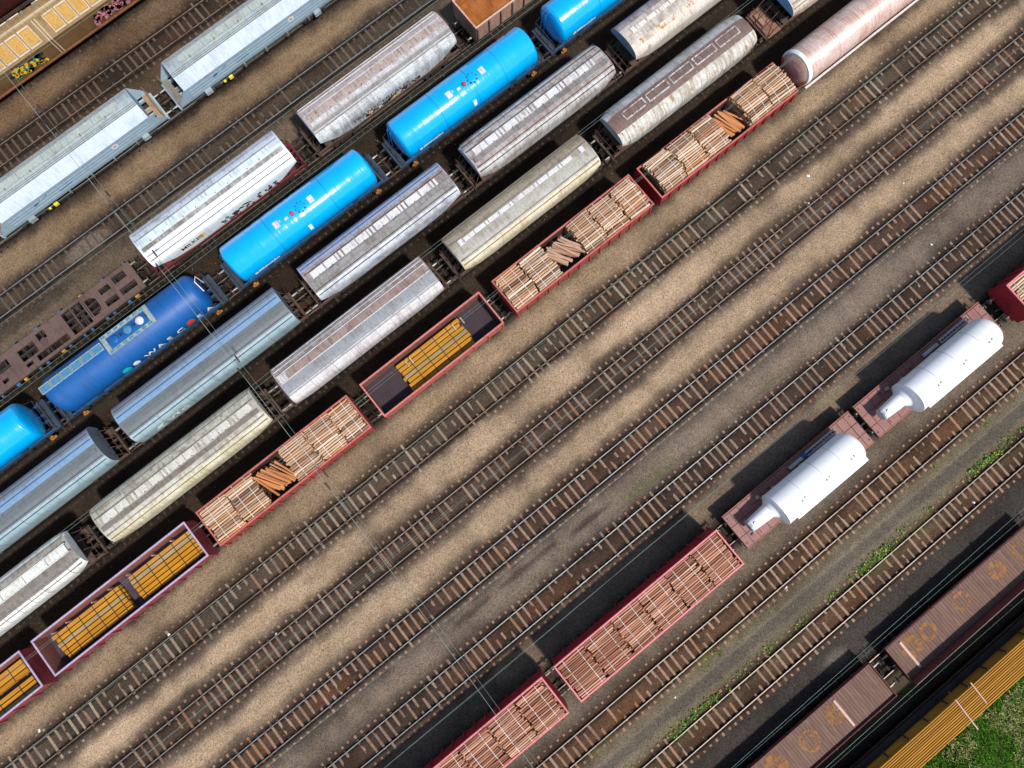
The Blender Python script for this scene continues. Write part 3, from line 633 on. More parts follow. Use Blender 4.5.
for i, (cx, L, sm) in enumerate(((-.49, 12.9, (-2.4, 2.6)), (15.1, 13.0, (-2.6, .6, 3.2)), (30.2, 13.0, (-2.6, 2.6)), (-31.2, 13.0, (-2.6, 2.6)))):
    t = tank(lbl[i], cx, L, LB, sm, .42, group='light blue tank wagons'); blue_top(t, fx=.2 if i else -.2); blue_marks(t, L)
    b = MB(); b.path([(-L / 2 - .12, .9, 1.3), (-L / 2 + .05, .95, 3.2), (-L / 2 + .25, .5, 3.85), (-L / 2 + .2, -.1, 3.95)], .03, 6); b.path([(-L / 2 - .12, .5, 1.3), (-L / 2 + .02, .55, 3.3), (-L / 2 + .2, .35, 3.9)], .03, 6); b.build('end_pipe', LB, t)
t = tank('dark blue tank wagon with grating platform on top and white lettering with a red letter', -16.07, 13.35, DB, (-3.1, -.4, 2.0, 4.4), .75)
zt = 2.55 + 1.54
for k in range(6):                                    # ladder-like grating walkway, then platform with manholes
    x = -6.4 + k * .88
    b = MB()
    for (x0, x1, y0, y1) in ((x, x + .84, .02, .08), (x, x + .84, .58, .64), (x, x + .06, .08, .58), (x + .78, x + .84, .08, .58)): b.chbox(x0, x1, y0, y1, zt - .02, zt + .06, .01)
    fr = b.build('walkway_frame', GRAT, t); MB().box(x + .07, x + .77, .09, .57, zt + .01, zt + .03).build('grating', GRATD, fr)
b = MB(); b.box(-1.05, -.7, -.6, .9, zt - .12, zt + .03); b.box(2.6, 2.95, -.6, .9, zt - .12, zt + .03); b.box(-.7, 2.6, .62, .9, zt - .12, zt + .03); b.box(-.7, 2.6, -.6, -.34, zt - .12, zt + .03); pf = b.build('platform', GRAT, t)
for k in range(7):
    for y in (.69, -.55):
        b = MB(); b.box(-.95 + k * .55, -.62 + k * .55, y, y + .16, zt + .032, zt + .045); b.build('grating', GRATD, pf)
for x, m_ in ((-.2, DB), (.95, GRATD), (2.0, HATW)):
    b = MB(); b.lathe([(zt - .1, .3), (zt + .08, .3), (zt + .13, .2)], 16, 'z', (x, .14, 0)); b.build('manhole_cover', m_, t, True)
    b = MB(); b.lathe([(zt - .05, .09), (zt + .22, .07)], 8, 'z', (x + .55, .14, 0)); b.build('valve', NAVY, t, True)
fn = cyl_fn(.35, -.22, 1.54, 2.55)
for s_, x in (('W', 0), ('A', 1.05), ('S', 1.95), ('C', 2.8)): put(text_mesh(s_, 1.0, bold=.02), lambda s, t_, x=x: fn(s * .9 + x, t_ * .8), M_white, t)
put(flat_poly([ell(4.1, .35, .34, .36)]), fn, gm('red_letter', (226, 66, 44), (200, 50, 40), .3), t, 'lettering')
for s_, x in (('S', 4.65), ('A', 5.45)): put(text_mesh(s_, 1.0, bold=.02), lambda s, t_, x=x: fn(s * .9 + x, t_ * .8), M_white, t)
put(flat_poly([ell(-1.6, .35, .36, .36)]), fn, M_inkc, t, 'logo'); put(flat_poly([ell(-.75, .35, .28, .3)]), fn, M_white, t, 'logo')
b = MB(); b.path([(6.7, .9, 1.3), (6.75, .9, 2.9), (6.6, .3, 3.5), (6.7, -.6, 3.3)], .035, 6); b.build('end_pipe', M_white, t)
# silver pink tank (row G, right)
PKT = gm('copper_stained_silver', (222, 196, 186), (190, 142, 124), .55, streak=(9, .35, .35), rough=.4, metal=.15)
root = thing('tank_wagon', 'silvery pink tank wagon with dished white-rimmed end and orange band next to log wagon', 'tank wagon', (36.3 + 8.2, TR['G'], RT))
gear(root, 16.4 + .5, M_frame, .5, 6.2)
MB().lathe([(-8.52, .02), (-8.5, .45), (-8.42, .85), (-8.28, 1.18), (-8.16, 1.36), (-8.06, 1.45), (8.0, 1.46), (8.2, 1.2), (8.3, .4), (8.32, .02)], 56, 'x', (0, 0, 2.5)).build('tank_barrel', PKT, root, True, 50)
MB().lathe([(-8.2, 1.33), (-8.2, 1.4), (-8.1, 1.47), (-7.94, 1.485), (-7.9, 1.46)], 56, 'x', (0, 0, 2.5)).build('end_rim', WHITE, root, True)
b = MB(); n = 24
b.strip([[(-8.222, 1.38 * math.cos(a), 2.5 + 1.38 * math.sin(a)) for a in [math.pi * (1.0 + i / n) for i in range(n + 1)]], [(-8.325, 1.16 * math.cos(a), 2.5 + 1.16 * math.sin(a)) for a in [math.pi * (1.0 + i / n) for i in range(n + 1)]]]); b.build('orange_band', gm('orange_band', (232, 96, 40), (210, 80, 40), .3), root)
for x in (-5, -1.4, 2.2, 5.6): MB().lathe([(x - .02, 1.45), (x - .012, 1.466), (x + .012, 1.466), (x + .02, 1.45)], 56, 'x', (0, 0, 2.5)).build('weld_seam', gm('seam_brown', (176, 146, 136), (150, 118, 106), .5), root, True)
b = MB(); b.box(-7.9, 7.9, -1.56, -1.42, 1.3, 1.52); b.build('side_rail', gm('pale_rail', (226, 216, 210), (196, 176, 166), .4), root)
for x in (-6.2, 6.2):
    for s_ in (-1, 1): MB().box(x - .3, x + .3, s_ * .9 - .25, s_ * .9 + .25, 1.18, 1.5).build('saddle', M_frame, root)
# ---------------------------------------------------------------- row B: angular pale blue hopper wagons
BSIDE = gm('pale_blue_side', (156, 180, 194), (138, 160, 172), .4, grain=.06)
BSLOPE = gm('pale_blue_white_slope', (194, 206, 216), (172, 186, 196), .45, grain=.12)
BROOF = gm('grey_blue_roof', (156, 168, 172), (130, 140, 142), .45, grain=.18)
BHAT = gm('grey_green_hatch', (170, 180, 174), (150, 156, 146), .4)
TANP = gm('tan_platform', (164, 138, 104), (130, 108, 84), .45); GREYP = gm('grey_platform', (128, 122, 112), (104, 96, 88), .45)
def angular_hopper(label, cx, L):
    root = thing('grain_wagon', label, 'hopper wagon', (cx, TR['B'], RT), 'pale blue grain wagons'); h = L / 2
    gear(root, L + 2.3, BSIDE, .5, h - 1.4)
    for s in (-1, 1):
        z0, z1 = 1.3, 2.75
        # side wall with a triangular gusset reaching out over the frame end
        b = MB(); o = [(-h - .95, z0 - .05), (h + .95, z0 - .05), (h + .95, z0 + .12), (h + .02, z1), (h - .02, z1), (-h - .02, z1), (-h - .95, z0 + .12)]
        a1 = [(x, s * (1.38 + .12 * (z - z0) / (z1 - z0)), z) for x, z in o]; a2 = [(x, y - s * .05, z) for x, y, z in a1]; n = len(o)
        b.add(a1 + a2, [tuple(range(n)), tuple(range(n, 2 * n))[::-1]] + [(i, (i + 1) % n, n + (i + 1) % n, n + i) for i in range(n)]); sp = b.build('side_wall', BSIDE, root)
        for k in range(3):
            zz = 1.6 + .35 * k; b = MB(); y = s * (1.38 + .12 * (zz - z0) / (z1 - z0) + .012); b.box(-h + .3, h - .3, y - .012, y + .012, zz - .02, zz + .02); b.build('side_rib', BSIDE, sp)
        b = MB(); b.strip([[(x, s * 1.5, 2.752), (x, s * 1.42, 2.86), (x, s * .78, 3.62)] for x in (-h, h)]); b.build('roof_slope', BSLOPE, root)
        b = MB(); b.strip([[(x, s * .78, 3.622), (x, s * .3, 3.74), (x, 0, 3.77)] for x in (-h, h)]); b.build('roof_panel', BROOF, root)
        for k in range(3):
            y = s * (.5 + .14 * k); z = 3.77 - .1 * abs(y) / .5; b = MB(); b.box(-h + .05, h - .05, y - .015, y + .015, z - .06, z + .045); b.build('roof_stringer', GREYW, root)
        b = MB(); e = s * h
        b.add([(e, -1.38, 1.3), (e, 1.38, 1.3), (e, 1.5, 2.75), (e, .78, 3.62), (e, 0, 3.77), (e, -.78, 3.62), (e, -1.5, 2.75)], [tuple(range(7))]); b.build('end_wall', BSIDE, root)
        b = MB(); x0, x1 = sorted((s * (h + .45), s * (h + 1.0))); b.box(x0, x1, -1.35, 1.35, 1.24, 1.29); x0, x1 = sorted((s * h, s * (h + .45))); b.box(x0, x1, -.16, .16, 1.25, 1.285); b.build('end_platform', TANP if s > 0 else GREYP, root)
        b = MB(); b.path([(s * (h + .95), -1.3, 1.29), (s * (h + .95), -1.3, 2.2), (s * (h + .95), 1.3, 2.2), (s * (h + .95), 1.3, 1.29)], .022, 5); b.build('end_railing', GREYP, root)
    x = -h + .3
    while x < h - .2:                                   # cross ribs on the far roof slope
        b = MB(); b.add([(x, .8, 3.6), (x + .04, .8, 3.6), (x + .04, 1.4, 2.9), (x, 1.4, 2.9), (x, .8, 3.66), (x + .04, .8, 3.66), (x + .04, 1.42, 2.95), (x, 1.42, 2.95)], [(4, 5, 6, 7), (0, 4, 7, 3), (1, 5, 6, 2), (0, 1, 5, 4), (3, 2, 6, 7)]); b.build('roof_rib', GREYW, root); x += .62
    # one long round-ended hatch, in cover lengths
    m_ = 5; ln = (L - 2.2) / m_
    for k in range(m_):
        x0 = -h + 1.1 + k * ln; o = []
        if k == 0: o = [(x0 + .28 - .28 * math.sin(a), .28 * math.cos(a)) for a in [i * math.pi / 8 for i in range(9)]]
        else: o = [(x0, .28), (x0, -.28)]
        if k == m_ - 1: o += [(x0 + ln - .28 + .28 * math.sin(a), -.28 * math.cos(a)) for a in [i * math.pi / 8 for i in range(9)]]
        else: o += [(x0 + ln - .04, -.28), (x0 + ln - .04, .28)]
        n = len(o); b = MB(); b.add([(x, y, 3.66) for x, y in o] + [(x, y, 3.86) for x, y in o], [tuple(range(n))[::-1], tuple(range(n, 2 * n))] + [(i, (i + 1) % n, n + (i + 1) % n, n + i) for i in range(n)])
        hc = b.build('hatch_cover', BHAT, root); b = MB(); b.box(x0 + ln * .4, x0 + ln * .4 + .08, -.34, -.2, 3.8, 3.9); b.build('hatch_latch', ORNG if k % 2 else GREYW, hc)
    wall = lambda x0, z0, off=.014: (lambda s, t: (x0 + s, -(1.38 + .12 * (z0 + t - 1.3) / 1.45 + off), z0 + t))
    put(flat_poly([ell(0, 0, .3, .26)]), wall(h - 3.4, 2.25), M_white, root, 'placard'); put(flat_poly([[(-.16, 0), (0, -.14), (.16, 0), (0, .14)]]), wall(h - 3.4, 2.25, .02), M_inkp, root, 'placard')
    put(flat_poly([[(0, 0), (.7, .3), (.75, .42), (.1, .22)], [(.9, .2), (1.4, .4), (1.4, .5), (.9, .32)], rect(.1, .45, .05, .25)]), wall(-h + 2.4, 1.95), M_inkb, root, 'lettering')
    put(flat_poly([[(0, 0), (1.2, .1), (1.2, .2), (0, .1)]]), wall(-h + 4.6, 1.7), M_inkb, root, 'lettering')
    for x in (-h + 1.5, h - 1.2):
        b = MB(); b.chbox(x - .3, x + .3, -1.62, -1.34, .85, 1.25, .04); b.build('discharge_gear', BROOF, root)
    b = MB(); b.chbox(-h + 3.4, -h + 3.75, -1.6, -1.4, .8, 1.1, .05); b.chbox(-h + 2.9, -h + 3.1, -1.55, -1.4, .85, 1.0, .03); b.build('yellow_handle', gm('yellow_handle', (236, 216, 40), (200, 180, 40), .3), root)
    for k in range(4):
        x = -h + 5 + k * 2.1; b = MB(); b.box(x, x + .12, -1.55, -1.36, .9, 1.26); b.build('side_step', GREYP, root)
angular_hopper('pale blue angular grain wagon with tan end platform at the left picture edge', -11.55, 13.4)
angular_hopper('pale blue angular grain wagon with grey end platform running out at the top edge', 5.2, 13.4)
# ---------------------------------------------------------------- row C: brown skeleton wagon and orange load gondola
SKB = gm('brown_skeleton_deck', (104, 82, 75), (84, 66, 60), .5, (118, 76, 56), .15)
root = thing('skeleton_wagon', 'empty brown skeleton flat wagon with square and octagonal openings in its deck', 'flat wagon', (-20.6, TR['C'], RT))
gear(root, 15.2, M_black, .5, 5.6, low=.6, high=.86)
holes = [(-7.2, -6.2, .2, .9), (-7.0, -6.4, -.9, -.3), (-5.3, -3.9, .05, .8), (-5.1, -4.6, -.8, -.45), (-3.0, -1.6, -.3, .7), (-3.0, -2.4, -.85, -.55), (-1.2, -.5, .25, .95), (-2.0, .8, -1.0, -.45),
         (1.2, 2.9, -1.0, 1.0), (3.0, 4.0, -.75, .75), (4.5, 5.4, .3, .8), (4.4, 5.5, -.8, -.25), (5.8, 6.9, .35, .95), (5.8, 7.2, -.75, -.2)]
xs = sorted({-7.6, 7.6} | {v for q in holes for v in q[:2]}); ys_ = sorted({-1.25, 1.25} | {v for q in holes for v in q[2:]})
b = MB()
for x0, x1 in zip(xs, xs[1:]):
    run = None
    for y0, y1 in zip(ys_, ys_[1:]):
        mx, my = (x0 + x1) / 2, (y0 + y1) / 2
        inside = any(q[0] < mx < q[1] and q[2] < my < q[3] for q in holes)
        if not inside: run = (run[0], y1) if run else (y0, y1)
        if (inside or y1 == ys_[-1]) and run: b.box(x0, x1, run[0], run[1], .87, .99); run = None
b.build('deck_plate', SKB, root)
for (xa, xb, s) in ((2.85, 3.5, 1), (2.85, 3.5, -1)):      # corner plates of the octagonal opening
    b = MB(); b.add([(3.3, s * 1.02, .97), (4.02, s * 1.02, .97), (4.02, s * .4, .97), (3.3, s * 1.02, .9), (4.02, s * 1.02, .9), (4.02, s * .4, .9)], [(0, 1, 2), (3, 4, 5), (0, 1, 4, 3), (1, 2, 5, 4), (2, 0, 3, 5)]); b.build('corner_plate', SKB, root)
for x in (2.0, 3.1):
    b = MB(); b.box(x - .05, x + .05, -1.0, 1.0, .885, .965); b.build('cross_beam', SKB, root)
b = MB(); b.lathe([(.99, .3), (1.03, .3), (1.04, .2)], 8, 'z', (-.9, .1, 0)); b.build('king_pin_plate', gm('dark_plate', (92, 66, 66), (80, 56, 54), .5), root)
for k in range(22):
    x = -7.2 + k * .68; s = -1 if k % 3 else 1; b = MB(); b.chbox(x, x + rng.uniform(.15, .4), s * 1.36 - .09, s * 1.36 + .09, .6, .88, .03); b.build('fitting', [gm('blue_fitting', (60, 110, 150), (60, 66, 76), .5), NAVY, gm('yellow_fitting', (190, 150, 50), (110, 90, 60), .5)][0 if k % 5 else 2], root)
def lid(b, pts, z): return b
def gondola(label, tr, cx, L, zt, rim, wall, inner, floor, name='open_wagon', cat='open wagon', W=2.94, ribs=1.35, group=None, ribm=None, bl=.52, frame=None, slant=False):
    root = thing(name, label, cat, (cx, TR[tr], RT), group); h = L / 2; t = .07; wz = W / 2
    gear(root, L, frame or wall, bl, h - 2.2, 2.7)
    MB().box(-h + .02, h - .02, -wz + .1, wz - .1, 1.181, 1.24).build('floor', floor, root)
    for s in (-1, 1):
        y0, y1 = sorted((s * wz, s * (wz - t))); q = MB().box(-h, h, y0, y1, 1.1, zt).build('side_wall', wall, root)
        y0, y1 = sorted((s * (wz - t - .003), s * (wz - t - .02))); MB().box(-h + .08, h - .08, y0, y1, 1.241, zt - .02).build('wall_lining', inner, q)
        x0, x1 = sorted((s * h, s * (h - t))); q = MB().box(x0 + .001, x1 - .001, -wz + t, wz - t, 1.1, zt).build('end_wall', wall, root)
        x0, x1 = sorted((s * (h - t - .003), s * (h - t - .02))); MB().box(x0, x1, -wz + .1, wz - .1, 1.241, zt - .02).build('wall_lining', inner, q)
        n = max(4, int(L / ribs))
        for k in range(n + 1):
            x = -h + .1 + (L - .2) * k / n
            b = MB()
            if slant: b.add([(x - .05, s * wz, zt - .1), (x + .05, s * wz, zt - .1), (x + .05, s * (wz + .16), 1.12), (x - .05, s * (wz + .16), 1.12), (x + .05, s * wz, 1.0), (x - .05, s * wz, 1.0)], [(0, 1, 2, 3), (3, 2, 4, 5), (0, 3, 5), (1, 4, 2), (0, 5, 4, 1)])
            else: y0, y1 = sorted((s * (wz + .001), s * (wz + .11))); b.chbox(x - .05, x + .05, y0, y1, 1.02, zt - .06, .03)
            b.build('stanchion', ribm or wall, root)
    b = MB(); r_ = .065
    b.chbox(-h - .03, h + .03, wz - .09, wz + .05, zt + .002, zt + .08, .02); b.chbox(-h - .03, h + .03, -wz - .05, -wz + .09, zt + .002, zt + .08, .02)
    b.chbox(-h - .03, -h + .1, -wz + .09, wz - .09, zt + .002, zt + .075, .02); b.chbox(h - .1, h + .03, -wz + .09, wz - .09, zt + .002, zt + .075, .02); b.build('top_rail', rim, root)
    return root
SALM = gm('salmon_brown_wall', (176, 140, 122), (150, 110, 92), .45)
g = gondola('salmon brown open wagon filled with orange ore at the top edge', 'C', 25.6, 13.0, 2.75, gm('pale_salmon_rim', (206, 170, 150), (170, 130, 110), .4), SALM, gm('orange_lining', (176, 110, 50), (150, 90, 44), .5), M_frame, ribm=gm('dark_rib', (96, 78, 70), (70, 56, 50), .4), ribs=1.1)
def heap(name, label, cat, cx, cy, L, W, z, amp, m, seed):
    nx, ny = int(L / .25), int(W / .2); b = MB(); X, Y = np.meshgrid(np.linspace(-L / 2, L / 2, nx + 1), np.linspace(-W / 2, W / 2, ny + 1))
    Z = (vn(X, Y, 1.6, seed) - .5) * amp + (vn(X, Y, .5, seed + 1) - .5) * amp * .4
    b.v = [(x, y, z_) for x, y, z_ in zip(X.ravel(), Y.ravel(), Z.ravel())]; b.f = [(j * (nx + 1) + i, j * (nx + 1) + i + 1, (j + 1) * (nx + 1) + i + 1, (j + 1) * (nx + 1) + i) for j in range(ny) for i in range(nx)]
    n0 = len(b.v); bd = [(i, 0) for i in range(nx + 1)] + [(nx, j) for j in range(1, ny + 1)] + [(i, ny) for i in range(nx - 1, -1, -1)] + [(0, j) for j in range(ny - 1, 0, -1)]
    idx = [j * (nx + 1) + i for i, j in bd]; b.v += [(b.v[k][0], b.v[k][1], 1.245 + RT - z) for k in idx]; n = len(idx)
    b.f += [(idx[k], idx[(k + 1) % n], n0 + (k + 1) % n, n0 + k) for k in range(n)]
    o = b.build(name, m, None, True, 60); o.location = (cx, cy, z); return tag(o, label, cat)
heap('ore_load', 'orange ore load lying in the salmon brown open wagon', 'ore', 25.6, TR['C'], 12.7, 2.66, 1.85 + RT, .35, gm('orange_ore', (160, 94, 30), (126, 70, 26), .5, bump=.4), 40)
# ---------------------------------------------------------------- row A: ochre car carrier with framed roof panels, and the dark red wagon in the corner
OCH = gm('ochre_side', (112, 84, 50), (88, 66, 42), .5); OCHL = gm('ochre_roof', (150, 121, 78), (122, 97, 64), .5); PANEL = gm('yellow_roof_panel', (192, 147, 72), (172, 126, 58), .4); FRW = gm('cream_frame', (204, 188, 162), (172, 154, 128), .4)
def carrier(label, cx, L):
    root = thing('car_carrier_wagon', label, 'covered wagon', (cx, TR['A'], RT)); h = L / 2; gear(root, L + .6, M_frame, .5, h - 3)
    for s in (-1, 1):
        b = MB(); b.strip([[(x, s * 1.46, .75), (x, s * 1.5, 1.2), (x, s * 1.5, 2.5)] for x in (-h, h)]); b.build('side_wall', OCH, root)
        b = MB(); b.strip([[(x, s * 1.5, 2.502), (x, s * .55, 3.85)] for x in (-h, h)]); b.build('roof_slope', OCHL, root)
        b = MB(); b.box(s * h - .04, s * h + .04, -1.5, 1.5, .8, 3.84) if 0 else b.add([(s * h, -1.46, .75), (s * h, 1.46, .75), (s * h, 1.5, 2.5), (s * h, .55, 3.85), (s * h, -.55, 3.85), (s * h, -1.5, 2.5)], [tuple(range(6))]); b.build('end_wall', OCH, root)
        b = MB(); y0, y1 = sorted((s * 1.5, s * 1.56)); b.box(-h, h, y0, y1, .8, .95); b.build('sill_rail', gm('rusty_sill', (150, 96, 60), (110, 74, 54), .5), root)
        x = -h + .3; k = 0
        while x < h - 1.2:
            if k % 7 != 6:
                P = lambda u, v, o: (x + u, s * (1.5 - .95 * v) + s * o * .82, 2.5 + 1.35 * v + o * .57)
                b = MB(); b.add([P(u, v, o) for o in (.004, .05) for u, v in ((.1, .22), (.95, .22), (.95, .88), (.1, .88))], [(4, 5, 6, 7), (0, 1, 5, 4), (1, 2, 6, 5), (2, 3, 7, 6), (3, 0, 4, 7)]); pn = b.build('roof_window', PANEL, root)
                for (u0, u1, v0, v1) in ((.02, 1.03, .12, .2), (.02, 1.03, .9, .97), (.02, .09, .2, .9), (.96, 1.03, .2, .9)):
                    b = MB(); b.add([P(u, v, o) for o in (.002, .08) for u, v in ((u0, v0), (u1, v0), (u1, v1), (u0, v1))], [(4, 5, 6, 7), (0, 1, 5, 4), (1, 2, 6, 5), (2, 3, 7, 6), (3, 0, 4, 7)]); b.build('window_frame', FRW, pn)
            else:
                for dx in (.3, .55):
                    b = MB(); b.add([(x + dx, s * 1.53, 1.0), (x + dx + .07, s * 1.53, 1.0), (x + dx + .07, s * 1.53, 2.53), (x + dx, s * 1.53, 2.53), (x + dx, s * .58, 3.9), (x + dx + .07, s * .58, 3.9)], [(0, 1, 2, 3), (3, 2, 5, 4)]); b.build('post', FRW, root)
            x += 1.12; k += 1
    b = MB(); b.strip([[(x, -.55, 3.852), (x, 0, 3.95), (x, .55, 3.852)] for x in (-h, h)]); b.build('roof_top', OCHL, root)
    b = MB(); b.box(-h + .1, h - .1, -.34, -.24, 3.86, 4.02); b.build('roof_rail', FRW, root)
    for k in range(int(L / 1.2)):
        b = MB(); b.chbox(-h + .5 + k * 1.2, -h + .75 + k * 1.2, .3, .5, 3.86, 3.99, .02); b.build('roof_bracket', GREYP, root)
    return root
a = carrier('ochre car carrier wagon with framed yellow roof panels and graffiti on its side', -9.4, 26)
wl = lambda x0, z0, off: (lambda s, t: (x0 + s, -(1.5 + off), z0 + t))
for mm, n_, x0, w_, sz in ((M_ink, 26, -1.9, 3.0, .3), (M_inkg, 12, -1.9, 3.0, .22), (M_inky, 26, -1.9, 3.0, .2), (M_ink, 30, 5.6, 5.2, .3), (M_inkp, 46, 5.6, 4.6, .27), (M_inkg, 10, 9.2, 1.6, .2), (M_inky, 8, 9.2, 1.6, .2)):
    put(flat_poly(blobs(rr, n_, w_, .95, sz)), wl(x0, 1.25, .012 + .004 * len(a.children) % .03), mm, a, 'graffiti')
MAR = gm('maroon_wagon_paint', (74, 30, 28), (52, 26, 24), .5, (110, 60, 44), .3)
r, sd_ = hopper('dark maroon covered wagon in the top left picture corner', 'corner', -12, 24, dict(sl=MAR, rl=MAR, top=MAR, rr=MAR, sr=MAR, hatch=MAR, walk=gm('maroon_walk', (96, 60, 52), (70, 44, 40), .5), end=MAR), hatch='row', name='covered_wagon')
r['category'] = 'covered wagon'
# ---------------------------------------------------------------- row G: open wagons with yellow timbers
RIML = gm('lilac_rim', (176, 160, 186), (150, 130, 150), .35); WALR = gm('crimson_wall', (150, 58, 66), (120, 48, 52), .45); INN = gm('salmon_lining', (150, 96, 86), (120, 74, 68), .5); PURP = gm('purple_floor', (74, 62, 84), (58, 44, 56), .5, (96, 56, 50), .2)
RIMR = gm('rose_rim', (196, 116, 108), (170, 90, 84), .4); WALS = gm('red_salmon_wall', (190, 92, 82), (160, 74, 66), .45); PURD = gm('dark_purple_floor', (54, 38, 46), (42, 30, 36), .5)
BEAMS = wood('yellow_beam', [(178, 122, 26), (192, 136, 32), (166, 110, 24), (186, 132, 44), (174, 124, 40), (188, 128, 26)], (.5, 9, 9), vary=.2)
BEAMG = wood('grey_weathered_beam', [(150, 128, 84), (164, 144, 108)], (.5, 9, 9), vary=.25)
STRAPD = gm('dark_strap', (50, 44, 44), (70, 60, 50), .4); STAKE = wood('pale_stake', [(196, 180, 150), (176, 158, 130)], (1, 5, 5))
def beam_stack(label, tr, cx, L, y0, ny, w_, gap, z0, layers, hgt, straps, group, stake=True, grey=(), cat='timber', name='timber_stack', bm=None):
    root = thing(name, label, cat, (cx, TR[tr], RT + z0), group); r_ = random.Random(int(cx * 10))
    for q in (-.38, 0, .38):
        b = MB(); b.box(q * L - .05, q * L + .05, y0 - .02, y0 + ny * (w_ + gap), .001, .079); b.build('bearer', STAKE, root)
    ms = {}
    for l in range(layers):
        for k in range(ny):
            ln = L * r_.uniform(.955, 1.0); b = MB(); b.chbox(-ln / 2, ln / 2, -w_ / 2, w_ / 2, 0, hgt - .006, .02)
            o = b.build('beam', (BEAMG if (k, l) in grey else (bm or BEAMS)), root); o.location = (r_.uniform(-.1, .1), y0 + w_ / 2 + k * (w_ + gap), .08 + l * hgt)
    W_ = ny * (w_ + gap) - gap; zt_ = .08 + layers * hgt
    for q in straps:
        b = MB(); x = q * L; b.box(x - .03, x + .03, y0 - .012, y0 + W_ + .012, zt_ - .004, zt_ + .008)
        for yy in (y0 - .014, y0 + W_ + .002): b.box(x - .03, x + .03, yy, yy + .012, .08, zt_)
        b.build('strap', STRAPD, root)
    return root
def stakes(tr, cx, xs_, yp, ztop, own):
    for x in xs_:
        for y in yp:
            b = MB(); b.chbox(-.045, .045, -.04, .04, -.6, ztop, .01); o = b.build('stake', STAKE, own); o.location = (x, y, .6)
g2 = gondola('long lilac-rimmed red open wagon carrying two stacks of yellow timbers', 'G', -26.93, 13.05, 2.72, RIML, WALR, INN, PURP, slant=True)
beam_stack('longer left stack of yellow timbers in the lilac-rimmed open wagon', 'G', -29.85, 5.75, -1.0, 6, .27, .075, 1.24, 2, .3, (-.42, -.28, -.1, .1, .28, .42), 'yellow timber stacks', grey=((3, 1),))
beam_stack('right stack of yellow timbers in the lilac-rimmed open wagon', 'G', -23.45, 5.5, -1.0, 6, .27, .075, 1.24, 2, .3, (-.42, -.2, 0, .2, .42), 'yellow timber stacks', grey=((4, 1),))
for x in (-5.4, -4.2, -2.0, -.6, 1.0, 3.2, 4.8): 
    b = MB(); b.chbox(x - .04, x + .04, 1.06, 1.14, 1.241, 2.3, .01); b.build('stake', STAKE, g2)
g1 = gondola('lilac-rimmed red open wagon with yellow timbers cut off by the left picture edge', 'G', -41.0, 13.05, 2.72, RIML, WALR, INN, PURP, slant=True)
beam_stack('yellow timbers against the far wall of the open wagon at the left edge', 'G', -38.1, 5.8, .1, 3, .3, .08, 1.24, 2, .3, (-.3, 0, .3), 'yellow timber stacks')
beam_stack('yellow and grey timbers against the near wall of the open wagon at the left edge', 'G', -38.1, 5.8, -1.25, 3, .27, .08, 1.24, 2, .3, (-.3, 0, .3), 'yellow timber stacks', grey=((0, 1),))
g4 = gondola('rose red open wagon with one yellow timber stack on its dark floor', 'G', .78, 11.05, 2.66, RIMR, WALS, gm('brown_lining', (128, 82, 74), (96, 60, 56), .5), PURD)
beam_stack('single stack of yellow timbers in the rose red open wagon', 'G', .95, 5.9, -1.2, 7, .27, .07, 1.24, 2, .27, (-.3, -.1, .1, .3), 'yellow timber stacks', grey=((3, 1),))
for x in (-1.9, -1.5, 2.5, 3.3):
    b = MB(); b.chbox(x - .04, x + .04, .42, .98, 2.0, 2.06, .01); b.build('batten', STAKE, g4)
for x in (.4, 3.6):
    b = MB(); b.chbox(x - .04, x + .04, -1.38, -1.3, 1.241, 2.3, .01); b.build('stake', STAKE, g4)
# ---------------------------------------------------------------- log wagons
LOGC = [(180, 138, 106), (208, 178, 148), (132, 96, 74), (218, 192, 164), (164, 116, 84), (196, 158, 126), (104, 76, 62), (210, 176, 142), (184, 122, 72), (224, 202, 178), (120, 90, 74), (196, 164, 136)]
LOGM = wood('pine_log', LOGC, (.8, 10, 10), vary=.35); LOGP = wood('pinkish_pine_log', [(176, 122, 96), (196, 148, 120), (146, 94, 74), (204, 162, 134), (166, 112, 86), (126, 80, 64), (184, 134, 106)], (.8, 10, 10), vary=.35); LOGD = wood('sawn_log_end', [(206, 172, 120), (190, 150, 100)], (3, 3, 3)); LOGO = wood('orange_loose_log', [(190, 124, 74), (206, 140, 86), (176, 112, 66), (186, 140, 104)], (.8, 10, 10), vary=.35); LOGG = wood('grey_loose_log', [(176, 140, 116), (190, 156, 130), (160, 124, 100)], (.8, 10, 10), vary=.35)
def log_mesh(m, seed, bark=False):
    r_ = random.Random(seed); n = 7; b = MB(); st = [-.5, -.2, .15, .5]; v = []
    off = [(r_.uniform(-.05, .05), r_.uniform(-.05, .05)) for _ in st]
    for x, (oy, oz), rr_ in zip(st, off, (.5, .48, .46, .43)):
        for i in range(n):
            a = 2 * math.pi * i / n; k = rr_ * r_.uniform(.94, 1.06); v.append((x, oy + k * math.cos(a), oz + k * math.sin(a)))
    f = [(k * n + i, k * n + (i + 1) % n, (k + 1) * n + (i + 1) % n, (k + 1) * n + i) for k in range(3) for i in range(n)]
    f += [tuple(range(n))[::-1], tuple(range(3 * n, 4 * n))]; b.add(v, f); me = b.mesh('log', m, True, 50); me.materials.append(LOGD)
    for p in me.polygons:
        if p.area > .3 and abs(p.normal.x) > .8: p.material_index = 1
    return me
LOGS = {id(m): [log_mesh(m, k) for k in range(5)] for m in (LOGM, LOGP, LOGO, LOGG)}
STRAPW = gm('white_load_strap', (226, 224, 220), (190, 186, 180), .4, grain=.05)
